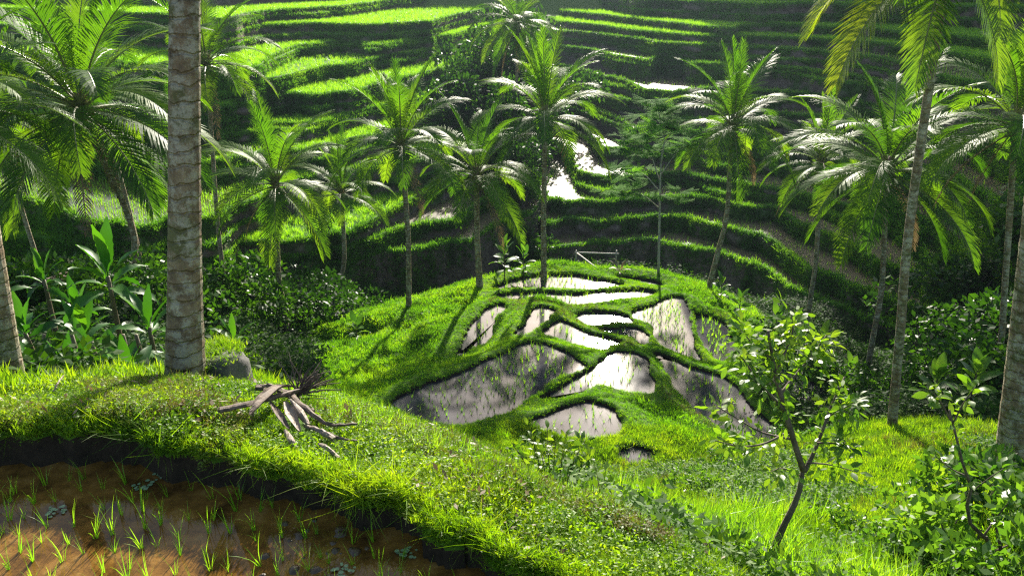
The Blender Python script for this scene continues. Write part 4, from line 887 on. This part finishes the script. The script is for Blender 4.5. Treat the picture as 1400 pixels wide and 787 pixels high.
# ------------------------------------------------------------------ sapling and leafy stems near the camera
def small_leaf(name, mat, W=.46, bend=.5, seed=0):
    V = []; Fc = []; n = 4; p = Vector((0, 0, 0))
    for i in range(n + 1):
        t = i / n; e = -bend * t; w = [.03, .40, .5, .34, .01][i] * W; up = .12 * w
        V += [p + Vector((0, w, up)), p.copy(), p + Vector((0, -w, up))]; p = p + Vector((math.cos(e), 0, math.sin(e))) / n
    for i in range(n): o = i * 3; Fc += [(o, o + 1, o + 4, o + 3), (o + 1, o + 2, o + 5, o + 4)]
    return mesh_from(name, V, Fc, mat, None, True)
SL = [small_leaf('leaf', M['sapling'], w, b) for w, b in [(.46, .3), (.5, .8), (.42, 1.2)]]
def branchy(name, label, cat, origin, lines, leaves, per, leaf_L, wood, seed, cap=300, spread=1.0, group=None, extra=0):
    """lines: list of (points in world space, radius at start, leafy?)"""
    g = random.Random(seed); origin = Vector(origin); root = empty(name, origin); tag(root, label, cat, group); n = 0
    for li, (pts, r0, leafy) in enumerate(lines):
        Q = spline([Vector(p) - origin for p in pts], 10); mb = MB()
        mb.tube(Q, [r0 * (1 - .62 * i / 10) for i in range(11)], 7); br = link('trunk' if li == 0 else 'branch', mb.mesh('trunk' if li == 0 else 'branch', wood, True), root)
        if not leafy: continue
        for k in range(int(per * leafy)):
            if n >= cap: break
            t = g.uniform(.25, 1) ** .7; i = min(int(t * 10), 9); p = Q[i].lerp(Q[i + 1], t * 10 - i)
            d = (Q[i + 1] - Q[i]).normalized(); rv = Vector((g.gauss(0, 1), g.gauss(0, 1), g.gauss(.1, .7))).normalized()
            dr = (d * .5 + rv * spread).normalized(); off = rv * leaf_L * g.uniform(0, 1.1) * spread
            o = link('leaf', leaves[g.randrange(len(leaves))], br, p + off * .8, None, leaf_L * g.uniform(.6, 1.25))
            o.rotation_mode = 'QUATERNION'; o.rotation_quaternion = dr.to_track_quat('X', 'Z') @ Quaternion((1, 0, 0), g.gauss(0, .6)); n += 1
    if extra:                                              # the many smaller leaves further inside the crown
        V = []; Fc = []
        for li, (pts, r0, leafy) in enumerate(lines):
            Q = spline([Vector(p) - origin for p in pts], 10)
            for k in range(int(per * leafy * extra)):
                t = g.uniform(.3, 1); i = min(int(t * 10), 9); p = Q[i].lerp(Q[i + 1], t * 10 - i); rv = Vector((g.gauss(0, 1), g.gauss(0, 1), g.gauss(0, .8))).normalized()
                p = p + rv * leaf_L * g.uniform(.3, 1.6); u = (rv + Vector((g.gauss(0, .5), g.gauss(0, .5), -.4))).normalized(); w = u.cross(Vector((g.gauss(0, 1), g.gauss(0, 1), 1))).normalized(); L = leaf_L * g.uniform(.45, .95); o = len(V)
                V += [p, p + u * L * .3 + w * L * .2, p + u * L * .7 + w * L * .18, p + u * L, p + u * L * .7 - w * L * .18, p + u * L * .3 - w * L * .2]; Fc.append((o, o + 1, o + 2, o + 3, o + 4, o + 5))
        tag(link('foliage', mesh_from('foliage', V, Fc, M['sapling']), root), kind='stuff')
    return root
def L3(pts, Y): return [at(x, y, Y + dy) for x, y, dy in pts]
Y = 4.9
sap = [(L3([(1052,812,0),(1056,770,0),(1064,735,.02),(1090,680,.05),(1098,640,.05)], Y), .040, 0),
 (L3([(1098,642,.05),(1086,605,.0),(1073,560,-.05),(1062,520,-.08),(1056,488,-.1),(1050,452,-.1)], Y), .024, 1.6),
 (L3([(1100,645,.05),(1112,620,.1),(1124,590,.18),(1138,552,.25),(1155,515,.3)], Y), .018, 1.3),
 (L3([(1073,562,-.05),(1050,535,-.2),(1028,508,-.3),(1008,478,-.35)], Y), .012, 1.3),
 (L3([(1066,540,-.05),(1088,512,.1),(1110,486,.2),(1130,458,.25)], Y), .012, 1.3),
 (L3([(1060,512,-.08),(1074,480,0),(1084,452,.1),(1082,430,.1)], Y), .010, 1.2),
 (L3([(1078,590,0),(1045,606,-.1),(1012,610,-.2),(978,602,-.25)], Y), .010, .9),
 (L3([(1082,600,0),(1040,590,.2),(1005,570,.3),(975,552,.35)], Y), .009, .7),
 (L3([(1118,605,.1),(1142,606,0),(1168,614,-.1)], Y), .009, 1.0),
 (L3([(1104,632,.05),(1135,635,.2),(1172,645,.3)], Y), .008, .6),
 (L3([(1095,650,.05),(1070,640,-.1),(1052,645,-.2)], Y), .007, .5),
 (L3([(1056,490,-.1),(1030,470,.1),(1012,450,.15)], Y), .008, 1.1),
 (L3([(1130,570,.2),(1150,560,.1),(1172,548,0)], Y), .007, .9)]
branchy('sapling', 'crooked leafy sapling in front of the flooded plots', 'sapling', sap[0][0][0], sap, SL, 25, .092, M['wood'], 1, 300, extra=2.4)
Y = 5.6
st = [(L3([(1375,790,0),(1356,745,0),(1322,708,0),(1328,668,0),(1318,640,0),(1308,600,0),(1298,560,0)], Y), .020, 1.0),
 (L3([(1300,575,0),(1285,548,.1),(1268,530,.1)], Y), .008, 1.2), (L3([(1302,580,0),(1318,550,-.1),(1334,528,-.1)], Y), .008, 1.2),
 (L3([(1320,650,0),(1300,640,.1),(1278,622,.1)], Y), .008, .8), (L3([(1328,672,0),(1350,655,-.1),(1372,640,-.1)], Y), .008, 1.0),
 (L3([(1345,732,0),(1368,700,.1),(1392,670,.1)], Y), .010, 1.4), (L3([(1362,752,0),(1385,740,.1),(1405,715,.1)], Y), .008, 1.2)]
branchy('shrub_sapling', 'thin crooked leafy stem by the right-hand edge trunk', 'sapling', st[0][0][0], st, SL, 24, .115, M['wood'], 2, 240)
Y = 5.7; wd = []
for i, (x0, x1, y1) in enumerate([(735,700,605),(745,725,590),(752,748,585),(762,775,592),(770,800,600),(740,712,622),(765,790,618),(755,760,600),(748,738,606),(728,690,628),(775,812,622)]):
    wd.append((L3([(x0 + 2, 668, .05 * (i % 3)), ((x0 + x1) / 2, (y1 + 660) / 2, .05 * (i % 4)), (x1, y1, .08 * (i % 5) - .1)], Y), .006, 1.0))
branchy('leafy_weed', 'bushy pale-leaved weed at the bank edge before the knoll plots', 'weed', wd[0][0][0], wd, [small_leaf('leaf', M['sapling'], .42, .6), small_leaf('leaf', M['sapling'], .38, 1.1)], 22, .085, M['wood'], 3, 260)

# thin feathery tree on the far dike
base = based(900, 376, 37.0)
def A3(pts): return [at(x, y, 37.0 + dy) for x, y, dy in pts]
ft = [(A3([(900,372,0),(901,330,0),(902,280,0),(903,240,0),(905,205,0)]), .075, 0),
 (A3([(902,285,0),(880,268,-.5),(855,262,-1),(830,264,-1.2)]), .03, 2.0), (A3([(902,262,0),(880,238,.4),(858,234,.8),(835,240,1)]), .03, 2.2),
 (A3([(903,250,0),(893,220,.3),(885,190,.6),(872,160,.8)]), .03, 3.0), (A3([(904,225,0),(908,190,-.4),(902,160,-.6),(896,138,-.8)]), .03, 3.0),
 (A3([(903,240,0),(920,215,.3),(935,200,.6),(952,190,.8)]), .03, 2.4), (A3([(901,270,0),(915,262,-.3),(930,268,-.5)]), .02, .6),
 (A3([(893,220,.3),(872,200,.2),(852,188,0)]), .02, 1.8), (A3([(904,205,0),(918,180,-.5),(928,165,-.8)]), .02, 1.4)]
ft[0] = ([base] + ft[0][0][1:], .075, 0)
def spray_mesh(seed):
    g = random.Random(seed); V = []; Fc = []
    for k in range(11):
        a = g.uniform(-1.0, 1.0); L = g.uniform(.6, 1); d = Vector((math.cos(a), math.sin(a), g.uniform(-.1, .15)))
        for m in range(9):
            for s in (1, -1):
                p = d * (L * (m + 1) / 9); q = Vector((math.cos(a + s * 1.1), math.sin(a + s * 1.1), -.1)) * .13; w = d * .032; o = len(V)
                V += [p - w * .3, p + q * .5 + w, p + q, p + q * .5 - w]; Fc.append((o, o + 1, o + 2, o + 3))
    return mesh_from('leaf_spray', V, Fc, M['feather'])
SPR = [spray_mesh(i) for i in range(3)]
root = empty('feathery_tree', base); tag(root, 'thin pale-stemmed tree with layered feathery foliage on the far dike', 'tree'); gf = random.Random(9)
for li, (pts, r0, leafy) in enumerate(ft):
    Q = spline([Vector(p) - base for p in pts], 10); mb = MB(); mb.tube(Q, [r0 * (1 - .6 * i / 10) for i in range(11)], 7); br = link('trunk' if li == 0 else 'branch', mb.mesh('trunk', M['bamboo'], True), root)
    for k in range(int(leafy * 14)):
        t = gf.uniform(.45, 1); i = min(int(t * 10), 9); p = Q[i].lerp(Q[i + 1], t * 10 - i)
        link('leaf_spray', SPR[gf.randrange(3)], br, p + Vector((gf.gauss(0, .28), gf.gauss(0, .28), gf.gauss(0, .13))), (gf.gauss(0, .2), gf.gauss(0, .2), gf.uniform(0, 6.28)), gf.uniform(.5, .9))

# ------------------------------------------------------------------ dead palm litter on the bank
def bz(px, py): p = hit(px, py, 2.5, 9); return p
def litter(label, pts, rad, mat, flat=1.0, lift=.03, name='dead_palm_piece', cat='dead wood', sides=9):
    P = []
    for i, (x, y, l) in enumerate(pts):
        p = bz(x, y); P.append(p + Vector((0, 0, l * 1.3 + .055)))
    o = P[0].copy(); n = 16; Q = spline([p - o for p in P], n); g = random.Random(hash(label) % 1000 if False else sum(map(ord, label)))
    R_ = [1.1 * float(np.interp(i / n, np.linspace(0, 1, len(rad)), rad)) for i in range(n + 1)]; V = []; Fc = []
    if flat < 1:                                           # sheath: a curved shell, split at the end
        m = 7; th = .006
        for i, q in enumerate(Q):
            d = (Q[min(i + 1, n)] - Q[max(i - 1, 0)]).normalized(); s_ = d.cross(Vector((0, 0, 1))).normalized(); u_ = s_.cross(d); w = R_[i] * 1.0 * (.25 + .75 * math.sin(math.pi * (.06 + .9 * i / n)) ** .6)
            for lay in (0, 1):
                for k in range(m):
                    x = -1 + 2 * k / (m - 1); V.append(q + s_ * (w * math.sin(x * 1.25)) + u_ * (w * .55 * (1 - math.cos(x * 1.6)) * (1 if flat < .48 else -1) + (th if lay else 0) + g.gauss(0, .0016)))
        for i in range(n):
            a, b_ = i * 2 * m, (i + 1) * 2 * m
            for k in range(m - 1):
                Fc += [(a + k, b_ + k, b_ + k + 1, a + k + 1), (a + m + k, a + m + k + 1, b_ + m + k + 1, b_ + m + k)]
            Fc += [(a, a + m, b_ + m, b_), (a + m - 1, b_ + m - 1, b_ + 2 * m - 1, a + 2 * m - 1)]
        for a in (0, n * 2 * m): Fc += [(a + k, a + k + 1, a + m + k + 1, a + m + k) for k in range(m - 1)]
    else:                                                  # stick: knots, ridges, broken ends
        m = 8; kn = [g.random() for _ in range(3)]
        for i, q in enumerate(Q):
            q = q + Vector((g.gauss(0, .002), g.gauss(0, .002), g.gauss(0, .002))); d = (Q[min(i + 1, n)] - Q[max(i - 1, 0)]).normalized(); s_ = d.cross(Vector((0, 0, 1))).normalized(); u_ = s_.cross(d)
            bump = 1 + .25 * sum(math.exp(-((i / n - k) / .035) ** 2) for k in kn)
            for k in range(m):
                a = 2 * math.pi * k / m; rr2 = R_[i] * bump * (1 + .16 * math.sin(3 * a + i * .35) + g.gauss(0, .05)); V.append(q + s_ * math.cos(a) * rr2 + u_ * math.sin(a) * rr2 * .8 + d * (g.gauss(0, .006) if i in (0, n) else 0))
        for i in range(n):
            for k in range(m): k2 = (k + 1) % m; Fc.append((i * m + k, i * m + k2, (i + 1) * m + k2, (i + 1) * m + k))
        Fc += [tuple(range(m - 1, -1, -1)), tuple(n * m + k for k in range(m))]
    tag(link(name, mesh_from(name, V, Fc, mat), None, o), label, cat, 'dead palm litter heaped on the bank')
D, PD = M['deadwood'], M['paledead']
litter('brown stub-ended stalk poking out of the litter heap away from the sapling', [(303,577,.03),(340,573,.05),(385,566,.08),(410,560,.09)], [.024,.018,.020,.016], D)
litter('dark wide boat-shaped flower sheath arched across the litter heap', [(345,588,.05),(362,578,.09),(385,565,.12),(408,556,.10)], [.018,.042,.038,.010], D, .45)
litter('thick brown log end lying at the top of the litter heap', [(352,546,.04),(372,550,.06),(398,558,.06)], [.026,.034,.026], D)
litter('pale grey flat sheath lying down the face of the heap', [(392,572,.06),(400,588,.05),(412,608,.04)], [.018,.036,.022], PD, .4)
litter('pale curled sheath beside the flat sheath', [(400,572,.08),(412,585,.07),(424,600,.05)], [.012,.030,.024], PD, .5)
litter('narrow dark strip of sheath at the heap foot', [(372,572,.06),(385,590,.05),(397,603,.03)], [.014,.024,.014], D, .4)
litter('short broken sheath tip sticking out over the bank edge', [(392,604,.03),(400,615,.02),(408,624,.0)], [.020,.022,.008], PD, .5)
litter('long bent grey stick running from the heap toward the sapling', [(398,560,.07),(422,580,.05),(450,595,.03),(488,594,.025)], [.020,.018,.012,.010], D)
litter('forked knobbly stick lying below the long bent stick', [(420,598,.03),(442,606,.03),(458,615,.025)], [.014,.016,.020], PD)
litter('thin dark stick under the long bent stick', [(440,603,.025),(462,611,.02),(488,616,.02)], [.012,.010,.006], D)
litter('small bleached stick fallen toward the water', [(440,622,.02),(452,629,.02),(464,638,.01)], [.012,.013,.011], PD)
litter('short pale peg of wood standing against the log end', [(362,543,.02),(366,552,.06),(371,560,.03)], [.010,.013,.015], PD)
litter('stubby twig lying apart to the back of the heap', [(424,566,.02),(430,574,.02)], [.009,.008], D)
litter('bleached twig on the turf beside the ringed trunk shadow', [(76,548,.02),(84,540,.05),(92,532,.06)], [.006,.006,.004], PD)
p0 = bz(400, 558) + Vector((0, 0, .08)); root = empty('dry_flower_stalk', p0); tag(root, 'dry branching coconut flower stalk, a broom of thin grey twigs on the heap', 'dead wood', 'dead palm litter heaped on the bank')
gt = random.Random(31)
tq = at(416, 532, p0.y + .1) - p0; mb = MB(); mb.tube(spline([(0, 0, 0), tq * .5, tq], 5), [.022, .02, .018, .016, .013, .01], 7); link('stalk', mb.mesh('stalk', D, True), root)
for i in range(60):
    s_ = tq * gt.uniform(.05, .95); d = (tq.normalized() * .5 + Vector((gt.gauss(.35, .6), gt.gauss(.2, .6), gt.gauss(.35, .4)))).normalized(); L = gt.uniform(.12, .36)
    mb = MB(); mb.tube(spline([s_, s_ + d * L * .5 + Vector((gt.gauss(0, .02), gt.gauss(0, .02), gt.gauss(0, .015))), s_ + d * L], 4), [.007, .006, .0055, .0045, .003], 5); link('twig', mb.mesh('twig', D), root)

# ------------------------------------------------------------------ stone, rails, poles
p = based(300, 505, 8.0); V = []; g = np.random.default_rng(5)
mb = MB(); a0 = at(266, 512, 7.0); a1 = at(334, 512, 7.0); wdt = (a1 - a0).x
rows = []
import bmesh
bm = bmesh.new(); bmesh.ops.create_icosphere(bm, subdivisions=4, radius=1)
for v in bm.verts:
    c = v.co; k = 1 + .10 * float(N1(c.x * 2.2 + 4, c.y * 2 + c.z * 2.4)) + .04 * float(N2(c.x * 6, c.z * 6 + c.y * 5))
    f = max(abs(c.x), abs(c.y), abs(c.z)) ** -.55
    v.co = Vector((c.x * wdt * .5 * k * f * .85, c.y * .35 * k * f, c.z * (.30 if c.z > 0 else 1.0) * k * f))
me = bpy.data.meshes.new('boulder'); bm.to_mesh(me); bm.free(); me.materials.append(M['stone'])
me.polygons.foreach_set('use_smooth', np.ones(len(me.polygons), dtype=bool))
q = at(300, 510, 7.0); tag(link('boulder', me, None, (q.x, q.y, q.z)), 'grey mossy boulder under a grassy cap at the foot of the thick trunk', 'boulder')
capz = [(v.co.x + q.x, v.co.y + q.y, v.co.z + q.z - .01) for v in me.vertices if v.normal.z > .55]; capz = capz + [(x + random.gauss(0, .02), y + random.gauss(0, .02), z) for x, y, z in capz]
scatter('boulder_grass', 'cap of green grass growing over the boulder', tufts_s, capz, U(len(capz), .8, 1.5, 51), seed=51)
def pole(label, a, b_, r, name='bamboo_pole', cat='pole', group=None, mat='bamboo'):
    a = Vector(a); b_ = Vector(b_); mb = MB(); n = 6
    mb.tube([(b_ - a) * (i / n) for i in range(n + 1)], [r * (1 + .08 * (i % 2)) for i in range(n + 1)], 8); tag(link(name, mb.mesh(name, M[mat], True), None, a), label, cat, group)
pole('pale horizontal bamboo rail beyond the dark palm trunk', at(786, 345, 40), at(846, 347, 40.5), .04)
pole('pale sloping bamboo rail leading down to the knoll', at(789, 346, 39.9), at(819, 369, 37.6), .04)
for i, x in enumerate((788, 843)):
    t = at(x, 344, 40.05 + .4 * i); pole('upright post carrying the horizontal bamboo rail', (t.x, t.y + .06, gz(t.x, t.y) - .2), (t.x, t.y + .06, t.z + .05), .04, 'rail_post', 'post', 'posts of the bamboo rail')
for i in range(6):
    a = at(38 + i * 3, 396 - i * 3, 22.5 + i * .1); b_ = at(86 + i * 2, 372 + (i % 3) * 5, 24.5); pole('thin grey pole stacked on the shaded bank behind the banana clump', a, b_, .025, 'pole', 'pole', 'poles stacked behind the bananas', 'wood')

# ------------------------------------------------------------------ air
def haze_box():
    x0, x1, y0, y1, z0, z1 = -175, 175, -12, 195, -27, 55
    V = [(x, y, z) for z in (z0, z1) for x, y in ((x0, y0), (x1, y0), (x1, y1), (x0, y1))]
    me = mesh_from('haze', V, [(3, 2, 1, 0), (4, 5, 6, 7), (0, 1, 5, 4), (1, 2, 6, 5), (2, 3, 7, 6), (3, 0, 4, 7)], [])
    m = bpy.data.materials.new('haze'); m.use_nodes = True; nn, ll = m.node_tree.nodes, m.node_tree.links
    nn.remove(nn['Principled BSDF']); v = nn.new('ShaderNodeVolumePrincipled'); v.inputs['Color'].default_value = (.085, .107, .138, 1); v.inputs['Density'].default_value = HAZE; v.inputs['Anisotropy'].default_value = .6
    ll.new(v.outputs[0], nn['Material Output'].inputs['Volume']); me.materials.append(m)
    tag(link('haze', me), 'thin bluish morning haze filling the valley', kind='stuff')
HAZE = .0008
if HAZE: haze_box()
